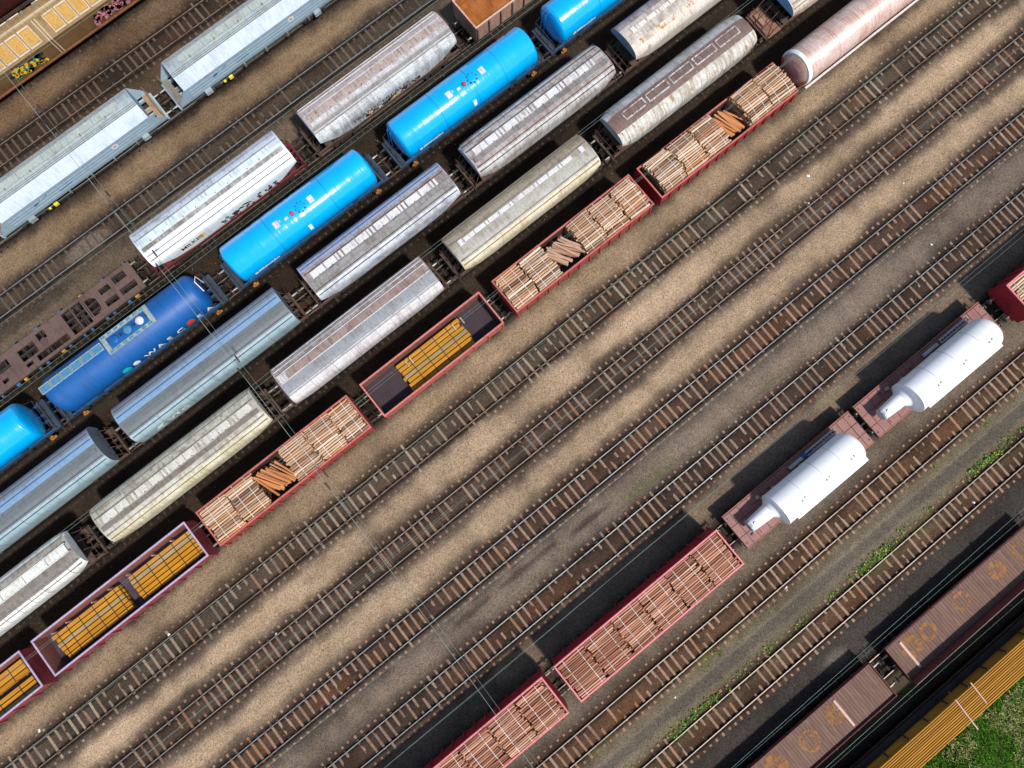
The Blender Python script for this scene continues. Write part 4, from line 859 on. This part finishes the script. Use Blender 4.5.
def log_bundle(label, tr, x0, x1, W, zlo, ztop, dome, m, group, seed, strap=(.27, .75)):
    """one crosswise-strapped bundle of logs lying along the wagon"""
    r_ = random.Random(seed); cx = (x0 + x1) / 2; L = x1 - x0; root = thing('log_bundle', label, 'log bundle', (cx, TR[tr], RT), group)
    dz = r_.uniform(-.1, .08); top = lambda y: ztop + dz - dome * (2 * y / W) ** 2
    ms = LOGS[id(m)]; y = -W / 2; zs = []
    while y < W / 2 - .05:
        d = r_.uniform(.13, .22) if m is LOGM else r_.uniform(.11, .175)
        if y + d > W / 2: d = W / 2 - y
        if d < .07: break
        ln = L + r_.uniform(-.3, .08); z = top(y + d / 2) - d / 2 + r_.uniform(-.07, .05)
        inst('log', ms[r_.randrange(5)], root, (r_.uniform(-.06, .06), y + d / 2, z), (r_.random() * 6, r_.uniform(-.012, .012), r_.uniform(-.035, .035) + (math.pi if r_.random() < .5 else 0)), (ln, d, d)); zs.append((y + d / 2, z + d / 2)); y += d * 1.08
    # next layer shows through the gaps and at the ends, like the cut ends of the rows below
    y = -W / 2 + .06
    while y < W / 2 - .1:
        d = r_.uniform(.15, .2); inst('log', ms[r_.randrange(5)], root, (r_.uniform(-.08, .08), y + d / 2, top(y) - .3 + r_.uniform(-.03, .02)), (r_.random() * 6, 0, r_.uniform(-.02, .02)), (L - .05 + r_.uniform(-.1, .05), d, d)); y += d * 1.0
    b = MB(); z = zlo + .08
    while z < ztop - dome - .42:                       # rows of logs underneath, one joined mass
        y = -W / 2 + .08
        while y < W / 2 - .06: b.tube((-L / 2 + r_.uniform(0, .08), y, z), (L / 2 - r_.uniform(0, .08), y, z), .083, 6); y += .172
        z += .15
    q = b.build('lower_logs', m, root); q['kind'] = 'stuff'
    zs.sort()
    for s in strap:
        x = (s - .5) * L + r_.uniform(-.1, .1); b = MB(); pts = [(yy, zz + .012) for yy, zz in zs]; pts = [(-W / 2 - .01, zlo + .5)] + [(-W / 2 - .012, pts[0][1] - .04)] + pts[::2] + [(W / 2 + .012, pts[-1][1] - .04), (W / 2 + .01, zlo + .5)]
        b.strip([[(x - .016 + sk, yy, zz) for yy, zz in pts] for sk in (0, .032)]); b.build('strap', STRAPW, root)
    return root
def loose_logs(label, tr, cx, n, z, m, group, seed, ang, ln, spread):
    r_ = random.Random(seed); ms = LOGS[id(m)]
    for k in range(n):
        d = r_.uniform(.15, .21); f = (k % 9) / 8 - .5; lay = k // 9
        o = inst('log', ms[r_.randrange(5)], None, (cx + f * spread + r_.uniform(-.05, .05), TR[tr] + r_.uniform(-.12, .12), z + lay * .17 + r_.uniform(-.02, .03)), (r_.random() * 6, r_.uniform(-.03, .03), ang + r_.uniform(-.16, .16)), (ln * r_.uniform(.9, 1.05), d, d))
        tag(o, label, 'log', group)
REDL = gm('red_log_wagon', (168, 62, 58), (136, 50, 48), .45, (120, 70, 54), .2); RIMB = gm('brick_rim', (186, 104, 92), (150, 78, 70), .45); DARKI = gm('dark_lining', (84, 56, 48), (60, 42, 38), .5)
CRIM = gm('crimson_log_wagon', (166, 34, 48), (120, 28, 38), .45); PINKRIM = gm('pink_rim', (216, 124, 126), (190, 100, 100), .35)
def log_wagon(label, tr, cx, L, zt, rim, wallm, segs, names, ztop, dome, m, lm, group, loose=None, dark=False):
    gondola(label, tr, cx, L, zt, rim, wallm, DARKI, DARKI, 'log_wagon', 'log wagon', slant=True, ribs=.95)
    for k, (a, c) in enumerate(segs):
        log_bundle(names[k], tr, cx - L / 2 + a, cx - L / 2 + c, 2.72, 1.25, ztop, dome, m, group, int(cx * 7) + k * 13)
    if loose:
        lab, x, n, ang, ln, sp, z, m2 = loose; loose_logs(lab, tr, cx - L / 2 + x, n, z + RT, m2, 'loose logs lying crosswise', int(cx * 3), ang, ln, sp)
pos = ['leftmost', 'second', 'third', 'fourth', 'fifth', 'sixth']
def bn(desc, n): return [f'{pos[k]} log bundle from the left on the {desc}' for k in range(n)]
log_wagon('red log wagon with orange loose logs in its gap beside the lilac-rimmed wagon', 'G', -12.66, 13.4, 2.7, RIMB, REDL, [(.12, 2.35), (2.4, 4.6), (7.1, 9.3), (9.35, 11.45), (11.5, 13.28)], bn('red wagon beside the lilac-rimmed wagon', 5), 2.98, .14, LOGM, LOGO, 'log bundles on red log wagons',
          ('orange loose log lying crosswise in the wagon next to the lilac-rimmed wagon', 5.85, 18, math.pi / 2 + .42, 2.25, 1.9, 2.3, LOGO))
log_wagon('red log wagon with grey loose logs, right of the rose red open wagon', 'G', 14.14, 13.2, 2.7, RIMB, REDL, [(.12, 2.3), (2.35, 4.5), (6.9, 8.9), (8.95, 11.0), (11.05, 13.08)], bn('wagon right of the rose red wagon', 5), 3.0, .14, LOGM, LOGG, 'log bundles on red log wagons',
          ('grey loose log lying crosswise in the wagon right of the rose red wagon', 5.7, 18, math.pi / 2 + .5, 2.2, 1.9, 2.3, LOGG))
log_wagon('crimson log wagon with tumbled loose logs, next to the silvery pink tank wagon', 'G', 28.45, 13.7, 2.5, RIMB, CRIM, [(.4, 2.6), (2.65, 4.75), (4.8, 6.9), (9.0, 11.2), (11.25, 13.55)], bn('crimson wagon by the silvery tank', 5), 3.2, .34, LOGM, LOGO, 'log bundles on red log wagons',
          ('loose log tumbled in the gap of the crimson wagon by the silvery tank', 7.95, 15, math.pi / 2 + .3, 2.1, 1.6, 2.2, LOGO))
sg = [(.12 + k * 2.42, .12 + k * 2.42 + 2.38) for k in range(6)]
log_wagon('fully loaded pink-rimmed log wagon beside the white tank flat wagon', 'T5', 1.24, 14.75, 3.1, PINKRIM, CRIM, sg, bn('pink-rimmed wagon by the white vessels', 6), 3.3, .06, LOGP, LOGO, 'log bundles on pink-rimmed log wagons')
log_wagon('fully loaded pink-rimmed log wagon running out at the bottom picture edge', 'T5', -14.6, 14.75, 3.1, PINKRIM, CRIM, sg, ['log bundle at the right end of the log wagon at the bottom picture edge' if k == 5 else f'strapped bundle {["sixth","fifth","fourth","third","second"][k]} from the right on the wagon at the bottom edge' for k in range(6)], 3.3, .06, LOGP, LOGO, 'log bundles on pink-rimmed log wagons')
log_wagon('bright red log wagon cut off by the right picture edge', 'T5', 43.6, 13.6, 3.0, PINKRIM, CRIM, [(.25, 2.5), (2.55, 4.8), (4.85, 7.1)], [f'{p} log bundle from the left on the wagon at the right edge' for p in pos[:3]], 2.95, .2, wood('pale_yellow_log', [(206, 182, 140), (190, 160, 116), (214, 196, 160)], (.8, 10, 10)) if 0 else LOGM, LOGO, 'log bundles on the right edge wagon')
# ---------------------------------------------------------------- T5: brown flat wagons with white vessels
FLB = gm('brown_flat_deck', (146, 100, 92), (122, 82, 76), .45, (110, 70, 60), .15); FLE = gm('rust_edge', (166, 98, 80), (130, 76, 64), .4); FLD = gm('dark_brown_flat', (98, 62, 56), (74, 48, 46), .5)
VW = gm('bright_white_vessel', (244, 246, 248), (232, 236, 240), .3, grain=.02, rough=.35); VG = gm('light_grey_frame', (188, 194, 194), (156, 160, 160), .4); BTARP = gm('blue_bundle', (40, 110, 170), (30, 80, 130), .4)
def flat(label, cx, L, blue):
    root = thing('flat_wagon', label, 'flat wagon', (cx, TR['T5'], RT), 'brown flat wagons'); h = L / 2; gear(root, L, FLD, .22, h - 2.2, 2.7)
    r_ = random.Random(int(cx)); W = 1.42
    MB().box(-h, h, -W, W, 1.0, 1.178).build('deck_frame', FLD, root)
    # deck plates: two wide end plates, narrow plates along the middle
    xs_ = [-h + .02, -h + .65, -h + 1.35, -h + 2.3, -h + 3.4, -h + 5, -h + 6.6, h - 3.6, h - 2.3, h - 1.3, h - .6, h - .02]
    for x0, x1 in zip(xs_, xs_[1:]):
        ysx = [-W + .02, -.5, .45, W - .02] if (x1 < -h + 2.5 or x0 > h - 2.6) else [-W + .02, -.1, .75, W - .02]
        for y0, y1 in zip(ysx, ysx[1:]):
            b = MB(); b.chbox(x0, x1 - .03, y0, y1 - .03, 1.18, 1.2 + r_.uniform(0, .05), .015); b.build('deck_plate', FLB, root)
    for k in range(9):
        x, y = r_.uniform(-h + .3, h - .3), r_.choice((-.9, .9, .3)); b = MB(); b.chbox(x, x + .22, y, y + .12, 1.2, 1.32, .02); b.build('lashing_eye', FLD, root)
    for s in (-1, 1):
        b = MB(); y0, y1 = sorted((s * W, s * (W + .06))); b.box(-h, h, y0, y1, 1.02, 1.22); b.build('side_edge', FLE, root)
        for x in (-h + .2, h - .2):
            b = MB(); b.box(x - .03, x + .03, s * 1.1 - .05, s * 1.1 + .05, 1.2, 1.3); b.build('stake_pocket', FLD, root)
    return root
flat('brown flat wagon under the white vessel beside the pink-rimmed log wagon', 16.07, 12.42, True)
flat('brown flat wagon under the white vessel beside the bright red log wagon', 29.16, 12.8, False)
def vessel(label, x0, x1, yc, blue):
    """white lying vessel: round barrel on a flat skirt, domed head on the right, cone neck with octagonal cap on the left"""
    L = x1 - x0; Rr = 1.3; zc = 1.48; root = thing('white_vessel', label, 'tank', ((x0 + x1) / 2, yc, RT + 1.252), 'white vessels on flat wagons'); h = L / 2
    pr = [(-h, Rr - .25), (-h, Rr + .02), (-h + .08, Rr + .02), (-h + .1, Rr)] + [(h - .75 + .75 * math.sin(a), Rr * math.cos(a) ** .6) for a in [i * math.pi / 2 / 9 for i in range(9)]] + [(h, .03)]
    b = MB(); b.lathe(pr, 48, 'x', (0, 0, zc - .1)); b.build('barrel', VW, root, True, 40)
    b = MB(); b.chbox(-h + .95, h + .05, -Rr - .34, -Rr + .5, .75, 1.0, .03); b.build('skirt', VW, root)
    b = MB(); b.lathe([(-h - 2.05, .4), (-h - 2.0, .46), (-h - .4, .56), (-h - .15, .8), (-h + .02, 1.05)], 24, 'x', (0, .2, zc - .55)); b.build('neck', VW, root, True, 40)
    b = MB(); b.lathe([(-h - 2.25, .34), (-h - 2.2, .5), (-h - 2.02, .5), (-h - 2.0, .4)], 8, 'x', (0, .2, zc - .55)); c = b.build('neck_cap', VG, root)
    b = MB(); b.lathe([(zc - .12, .16), (zc - .0, .14)], 8, 'z', (-h - 1.8, .2, 0)); b.build('lifting_knob', VW, c)
    for q in (-.3, 0, .3):
        for dx in (0, .28):
            b = MB(); b.lathe([(zc + Rr - .14, .09), (zc + Rr - .04, .07)], 8, 'z', (q * L + dx, -.35 + dx * .3, 0)); b.build('nozzle', VG, root)
    for x in (-h + 1.9, -h + 3.8, h - 2.2):
        MB().lathe([(x - .025, Rr - .02), (x - .015, Rr + .008), (x + .015, Rr + .008), (x + .025, Rr - .02)], 48, 'x', (0, 0, zc - .1)).build('plate_joint', VG, root, True)
    for x in (-h + 1.2, 0, h - 1.4):
        b = MB()
        b.box(x - .12, x + .12, -1.1, 1.1, 0, .45); b.build('cradle', VG, root)
    b = MB(); b.box(-h - 1.5, -h - 1.44, -1.0, -.1, .02, .06); b.build('red_strap', gm('red_strap', (206, 90, 100), (190, 70, 80), .3), root)
    # ladder frame and box stowed along the far side
    b = MB()
    for y in (1.24, 1.5): b.box(h - 3.0, h - .2, y - .03, y + .03, .25, .5)
    for k in range(10): b.box(h - 3.0 + k * .3, h - 2.93 + k * .3, 1.27, 1.47, .34, .4)
    b.build('ladder_frame', VG, root)
    b = MB(); b.chbox(h - 4.6, h - 3.2, 1.2, 1.42, .02, .3, .03); b.build('tool_box', VG, root)
    b = MB(); b.chbox(-h - .3, -h - .05, 1.1, 1.32, .02, .3, .03); b.tube((-h - .05, 1.0, .1), (-h + .3, .9, .5), .05, 6); b.build('valve_box', gm('tan_box', (190, 170, 130), (120, 100, 80), .4), root)
    if blue: b = MB(); b.chbox(h - 3.35, h - 2.55, 1.16, 1.5, .02, .42, .1); b.build('blue_bag', BTARP, root)
vessel('white vessel with cone neck and a blue bag behind it, beside the log wagon', 12.95, 20.6, -13.95, True)
vessel('white vessel with cone neck on the flat wagon next to the right edge', 25.75, 34.0, -13.95, False)
# ---------------------------------------------------------------- T8: plank-floored wagons with rust rings
PLK = wood('grey_brown_plank', [(112, 86, 74), (119, 92, 80), (106, 81, 70), (115, 89, 78), (109, 84, 73)], (9, 1.2, 6), vary=.22)
RING = wood('rust_ring_stain', [(140, 98, 58), (130, 90, 54)], (3, 3, 3), vary=.35); MAROON = gm('maroon_wall', (112, 54, 52), (82, 42, 42), .45, (140, 80, 64), .2); PALEB = gm('pale_batten', (196, 160, 146), (176, 140, 126), .4)
def plank_wagon(label, cx, L, wall_r, wall_l, rings, batten):
    root = thing('plank_wagon', label, 'flat wagon', (cx, TR['T8'], RT), 'plank-floored wagons'); h = L / 2; gear(root, L, MAROON, .62, h - 2.2, 2.6)
    W = 1.36; n = int(L / .24); pw = L / n; me = []
    for k in range(3): b = MB(); b.chbox(-pw / 2 + .006, pw / 2 - .006, -W + .03, W - .03, -.06, 0, .008); me.append(b.mesh('plank', PLK))
    for k in range(n):
        inst('plank', me[k % 3], root, (-h + pw * (k + .5), 0, 1.245 + rng.uniform(-.006, .006)))
    for s, hh in ((-1, wall_r), (1, wall_l)):
        y0, y1 = sorted((s * W, s * (W + .06))); MB().chbox(-h, h, y0, y1, 1.0, 1.25 + hh, .02).build('side_wall', MAROON, root)
        k = -h + .5
        while k < h:
            b = MB(); y0, y1 = sorted((s * (W + .061), s * (W + .14))); b.chbox(k - .05, k + .05, y0, y1, .95, 1.22 + hh * .9 + (.14 if s > 0 and wall_l < .2 else 0), .02); b.build('stake', M_black if s > 0 else MAROON, root); k += 2.05  # far-side stakes coloured black to stand for their shadow
        x0, x1 = sorted((s * h, s * (h - .06))); b = MB(); b.chbox(x0, x1, -W - .05, W + .05, 1.0, 1.5, .02); b.build('end_board', MAROON, root)
    for (x, y, r1, r2) in rings:
        b = MB(); N_ = 40; v = []; r_ = random.Random(int(x * 9))
        for i in range(N_):
            a = 2 * math.pi * i / N_; k1 = r1 * (1 + .05 * math.sin(3 * a + x)) * r_.uniform(.95, 1.05); k2 = r2 * r_.uniform(.86, 1.14); v += [(x + k1 * math.cos(a), y + k1 * math.sin(a), 1.2545), (x + k2 * math.cos(a), y + k2 * math.sin(a), 1.2545)]
        f = [(2 * i, 2 * i + 1, (2 * i + 3) % (2 * N_), (2 * i + 2) % (2 * N_)) for i in range(N_) if r_.random() > .16]; b.add(v, f); b.build('rust_ring', RING, root)
    for x in batten:
        b = MB(); b.chbox(x - .1, x + .1, -1.1, 1.1, 1.256, 1.32, .02); b.build('batten', PALEB, root)
plank_wagon('plank-floored wagon with low pink edges and rust rings at the bottom picture edge', 11.35 - 7.2, 14.4, .22, .12, [(3.0, .3, .75, .2), (.4, .1, .78, .6), (.35, .05, .5, .38), (-2.6, .3, .85, .12), (-5.2, .2, .7, .5)], (3.5,))
plank_wagon('plank-floored wagon with a tall maroon near wall and rust rings at the right picture edge', 12.8 + 7.2, 14.4, .85, .0, [(-5.5, .3, .8, .3), (-3.9, .35, .66, .38), (-.6, .4, .68, .45), (2.9, .4, .7, .2), (5.2, .4, .6, .4)], (-6.0,))
# ---------------------------------------------------------------- T9: yellow beams on a stake wagon
root = thing('stake_wagon', 'stake wagon under the long yellow beams by the grass', 'flat wagon', (14.4, TR['T9'], RT)); gear(root, 26, M_black, .5, 10, 2.5)
MB().box(-13, 13, -1.3, 1.3, 1.181, 1.235).build('deck', M_black, root)
YB = wood('long_yellow_beam', [(176, 126, 44), (188, 138, 54), (164, 114, 38), (180, 132, 50)], (.4, 8, 8), vary=.18)
beam_stack('long yellow beam stack lying on the stake wagon by the grass', 'T9', 14.4, 25.6, -.9, 12, .092, .06, 1.24, 6, .17, (), None, bm=YB)
for k in range(14):
    for s in (-1, 1):
        x = -12 + k * 1.85; b = MB(); b.chbox(x - .05, x + .05, s * 1.08 - .05, s * 1.08 + .05, 1.236, 2.55, .02); b.tube((x, s * 1.05, 2.4), (x, s * .9, 2.44), .03, 5); b.build('stake', M_black, root)
for lab, x, y0, y1, sk in (('pale lath lying across the yellow beams and reaching over the grass', 14.05, -34.0, -31.55, -.05), ('pale lath lying across the yellow beams, right of the longer one', 15.68, -33.1, -31.4, -.05)):
    b = MB(); b.chbox(-.045, .045, -(y1 - y0) / 2, (y1 - y0) / 2, 0, .05, .01); o = b.build('lath', PALEB); o.location = (x, (y0 + y1) / 2, RT + 1.24 + .08 + 6 * .17 + .002); o.rotation_euler = (0, 0, sk); tag(o, lab, 'lath')
# ---------------------------------------------------------------- overhead line: contact wires, cross-span cables, insulators
WIRE = gm('verdigris_wire', (120, 156, 144), (96, 120, 112), .4, rough=.5, metal=.3); CABLE = gm('grey_green_cable', (136, 156, 148), (110, 122, 116), .4); INSU = gm('brown_insulator', (72, 52, 46), (52, 40, 38), .4, rough=.3)
wl_ = [('T3', -4.85, 5.8, 'third'), ('T4', -9.6, 5.8, 'fourth'), ('T7', -23.6, 5.8, 'x'), ('T8', -27.4, 5.8, 'x'), ('G', 10.25, 5.8, 'x'), ('D', 25.3, 5.8, 'x'), ('F', 15.5, 5.8, 'x'), ('C', 30.1, 5.8, 'x'), ('TB', 35.0, 5.8, 'x'), ('TA', 45.2, 5.8, 'x'), ('T2', .6, 5.8, 'x'), ('T1', 5.5, 5.8, 'x')]
over = {'T3': 'third empty track below the upper log wagons', 'T4': 'empty track above the lower log wagons', 'T7': 'weedy empty track beside the plank-floored wagons', 'T8': 'plank-floored wagons', 'G': 'upper row of log wagons', 'D': 'blue tank wagons', 'F': 'beige and rusty hopper row next to the log wagons', 'C': 'white hopper and skeleton wagon', 'TB': 'empty track below the pale blue grain wagons', 'TA': 'empty track beside the ochre car carrier', 'T2': 'second empty track below the upper log wagons', 'T1': 'first empty track below the upper log wagons'}
for nm, y, z, _ in wl_:
    root = thing('contact_wire', 'thin contact wire hanging over the ' + over[nm], 'wire', (0, y, z), 'overhead contact wires')
    MB().path([(-60, .25, 0), (-10.2, -.1, 0), (40, .2, 0), (75, 0, 0)], .0095, 5).build('wire', WIRE, root)
    mw = [(x, .06 + .35 * 0, .45 + .75 * ((x + 10.2) / 55) ** 2 * (1 if abs(x + 10.2) < 80 else 1)) for x in range(-60, 76, 8)]; MB().path(mw, .006, 5).build('messenger_wire', CABLE, root)
    b = MB()
    for x in range(-52, 70, 9): b.tube((x, .06, .0), (x, .06, .45 + .75 * ((x + 10.2) / 55) ** 2), .006, 4)
    b.build('dropper', CABLE, root)
XS = -10.2
span = [(62, 10.5), (44.5, 8.3), (40.8, 8.0), (36.5, 7.6), (32.0, 7.3), (27.6, 6.95), (22.7, 6.55), (17.5, 6.4), (12.5, 6.3), (4.7, 6.45), (.2, 6.75), (-3.2, 6.95), (-8.7, 7.6), (-11.8, 8.0), (-15.6, 8.8), (-28, 11.2), (-45, 14.6)]
for nm, dx, dz, lab in (('cross_span_cable', 0, 0, 'thin cross-span cable running over all tracks'), ('cross_span_cable', .45, .35, 'second cross-span cable running beside the main one over the tracks')):
    root = thing(nm, lab, 'cable', (XS + dx, 0, 0), 'cross-span cables'); MB().path([(0, y, z + dz) for y, z in span], .016 if not dx else .007, 6).build('cable', CABLE, root)
    for k, y in enumerate((38.8, 31.2, 26.0, 16.8, 12.8, 6.9)):
        y += .0 if not dx else .7; z = np.interp(-y, [-a for a, _ in span], [c for _, c in span]) + dz; b = MB()
        b.lathe([(-.32, .02), (-.28, .06), (-.2, .045), (-.14, .075), (-.06, .05), (0, .075), (.06, .05), (.14, .075), (.2, .045), (.28, .06), (.32, .02)], 10, 'y', (0, y, float(z))); b.build('insulator', INSU, root, True)
MASTM = gm('mast_steel', (120, 126, 122), (96, 92, 86), .4)
for y, top_, lab in ((62, 10.9, 'far steel lattice mast carrying the cross-span cables behind the maroon wagon'), (-45, 15.2, 'near steel lattice mast carrying the cross-span cables beyond the lower picture edge')):
    root = thing('catenary_mast', lab, 'mast', (XS + .22, y, -.05)); b = MB()
    for sx in (-1, 1):
        for sy in (-1, 1): b.tube((sx * .4, sy * .4, 0), (sx * .2, sy * .2, top_ + .1), .05, 5)
    b.build('leg', MASTM, root); b = MB()
    for k in range(int(top_)):
        f0, f1 = .4 - .2 * k / top_, .4 - .2 * (k + 1) / top_
        for s in (-1, 1): b.tube((-f0, s * f0, k), (f1, s * f1, k + 1), .025, 4); b.tube((s * f0, -f0, k), (s * f1, f1, k + 1), .025, 4)
    b.build('lattice', MASTM, root); MB().chbox(-.7, .7, -.7, .7, 0, .5, .04).build('footing', GREYP, root)
# ---------------------------------------------------------------- weeds, grass, loose stones, litter
def leaf_mat(name, cols):
    return wood(name, cols, (2, 2, 2), vary=.2)
def scatter_mesh(name, pts, col, m, kind='stuff'):
    """pts: list of (verts, faces, colour)"""
    v = []; f = []; c = []
    for pv, pf, pc in pts:
        b_ = len(v); v += pv; f += [[i + b_ for i in q] for q in pf]; c += [(*pc, 1)] * len(pv)
    me = bpy.data.meshes.new(name); me.from_pydata(v, [], f); at = me.attributes.new('soil', 'FLOAT_COLOR', 'POINT'); at.data.foreach_set('color', np.array(c, np.float32).ravel()); me.materials.append(m)
    o = link(bpy.data.objects.new(name, me)); o['kind'] = kind; return o
M_leaf = bpy.data.materials.new('leaf'); M_leaf.use_nodes = True
_n = M_leaf.node_tree; _a = _n.nodes.new('ShaderNodeAttribute'); _a.attribute_name = 'soil'; _b = _n.nodes['Principled BSDF']; _n.links.new(_a.outputs['Color'], _b.inputs['Base Color']); _b.inputs['Roughness'].default_value = .6; _b.inputs['Specular IOR Level'].default_value = .3
M_stone = bpy.data.materials.new('stone'); M_stone.use_nodes = True
_n = M_stone.node_tree; _a = _n.nodes.new('ShaderNodeAttribute'); _a.attribute_name = 'soil'; _b = _n.nodes['Principled BSDF']; _n.links.new(_a.outputs['Color'], _b.inputs['Base Color']); _b.inputs['Roughness'].default_value = .95
def leaf(x, y, z, ln, wd, az, el, col):
    d = Vector((math.cos(az) * math.cos(el), math.sin(az) * math.cos(el), math.sin(el))); s = Vector((-math.sin(az), math.cos(az), 0)) * wd; p = Vector((x, y, z))
    return ([tuple(p - s * .3), tuple(p + s * .3), tuple(p + d * ln * .6 + s), tuple(p + d * ln - Vector((0, 0, ln * .2))), tuple(p + d * ln * .6 - s)], [(0, 1, 2, 3, 4)], col)
r_ = random.Random(11); L_ = []
for (cx, cy, n, sp) in [(15.7, -21.9, 60, .5), (17.0, -21.95, 120, .8), (18.2, -22.0, 70, .5), (28.0, -21.9, 150, .8), (29.3, -22.0, 90, .5), (30.6, -21.8, 40, .4), (12.9, -22.0, 25, .4), (9.6, -22.0, 30, .5), (6.4, -21.9, 40, .6), (4.0, -22.0, 25, .4), (1.0, -22.0, 70, .6), (-.5, -22.0, 80, .7), (-2.2, -22.1, 60, .6), (20.3, -21.8, 20, .3), (22.6, -21.8, 15, .3), (25.0, -19.9, 12, .2), (3.5, -19.8, 14, .2), (8.6, -19.9, 8, .2), (30.4, -19.7, 14, .25), (33, -21.9, 40, .5), (36, -22, 40, .5)]:
    for k in range(int(n * .6)):
        g = r_.random(); base = s2l((58 + 60 * g, 100 + 56 * g, 30 + 24 * g)); L_.append(leaf(cx + r_.gauss(0, sp), cy + r_.gauss(0, .16), r_.uniform(.02, .12), r_.uniform(.1, .28), r_.uniform(.03, .07), r_.random() * 6.3, r_.uniform(.1, 1.0), base))
    for k in range(n // 30): L_.append(leaf(cx + r_.gauss(0, sp), cy + r_.gauss(0, .16), .2, .08, .04, r_.random() * 6.3, .2, s2l((220, 205, 60))))
for k in range(1000):                                  # low moss and seedlings in the mossy strips
    x = r_.uniform(-25, 55); y = r_.choice((-20.0, -21.75, -22.9, -7.3, -19.6, -21.6)) + r_.gauss(0, .16)
    if in_view(x, y): g = r_.random(); L_.append(leaf(x, y, .02, r_.uniform(.05, .11), r_.uniform(.02, .04), r_.random() * 6.3, r_.uniform(0, .6), s2l((84 + 40 * g, 104 + 40 * g, 46))))
scatter_mesh('weeds', L_, None, M_leaf)
L_ = []
nz = np.random.RandomState(3); N_ = 46000; gx = nz.uniform(2, 38, N_); gy = nz.uniform(-45, -34.4, N_); n1 = vn(gx, gy, 1.8, 31) * .6 + vn(gx, gy, .6, 32) * .4; gz = sstep(-34.4, -38, gy) * (.5 * vn(gx, gy, 4, 26) + .15)
for x, y, q, z in zip(gx, gy, n1, gz):
    if not in_view(x, y, 0, 60): continue
    dry = q > .56; g = r_.random()
    c = (164 + 50 * g, 170 + 40 * g, 116 + 40 * g) if dry and r_.random() < .75 else ((52 + 64 * g, 112 + 72 * g, 26 + 24 * g) if r_.random() < .8 else (90 + 40 * g, 120 + 40 * g, 40))
    L_.append(leaf(x, y, z, r_.uniform(.14, .45) * (1.3 if dry else 1), r_.uniform(.012, .035), r_.random() * 6.3, r_.uniform(.2, 1.2), s2l(c)))
scatter_mesh('grass', L_, None, M_leaf)
L_ = []; k = 0
while k < 26000:
    x, y = r_.uniform(-45, 60), r_.uniform(-30, 56); k += 1
    if not in_view(x, y, 0, 30): continue
    dd = min(abs(y - t) for t in TR.values())
    if dd < 1.0 and r_.random() < .5: continue
    d = r_.uniform(.018, .05) * (1.5 if r_.random() < .05 else 1); g = r_.random(); w_ = 1.25 if r_.random() < .12 else .85
    a0 = r_.random() * 6.3; pv = [(x + d * math.cos(a0 + i * 1.57) * r_.uniform(.7, 1.2), y + d * math.sin(a0 + i * 1.57) * r_.uniform(.7, 1.2), -.02) for i in range(4)] + [(x + r_.uniform(-.4, .4) * d, y + r_.uniform(-.4, .4) * d, d * r_.uniform(.7, 1.3) + .01)]
    L_.append((pv, [(0, 1, 4), (1, 2, 4), (2, 3, 4), (3, 0, 4)], s2l((min(255, w_ * (110 + 60 * g)), min(255, w_ * (98 + 56 * g)), min(255, w_ * (84 + 50 * g))))))
scatter_mesh('loose_stones', L_, None, M_stone)
PAP = gm('white_paper', (236, 238, 238), (200, 204, 206), .3)
for k, (x, y) in enumerate([(-27.2, 6.5), (-38.4, 6.9), (-21.0, 1.6), (19.4, 6.4), (33.0, 3.4), (31.5, 1.7), (38.5, -1.8), (-1.0, -20.2), (36.8, -6.9), (10.5, -19.4), (25.6, -23.6), (32.8, -25.9), (11.4, -9.9)]):
    b = MB(); s_ = rng.uniform(.08, .14); b.add([(-s_, -s_ * .6, .02), (s_, -s_ * .7, .03), (s_ * .9, s_ * .6, .06), (-s_ * .8, s_ * .7, .02), (0, 0, .09)], [(0, 1, 4), (1, 2, 4), (2, 3, 4), (3, 0, 4)]); o = b.build('litter_scrap', PAP); o.location = (x, y, .0); o.rotation_euler = (0, 0, rng.random() * 6); tag(o, 'small white scrap of litter lying on the ballast', 'litter', 'litter on the ballast')
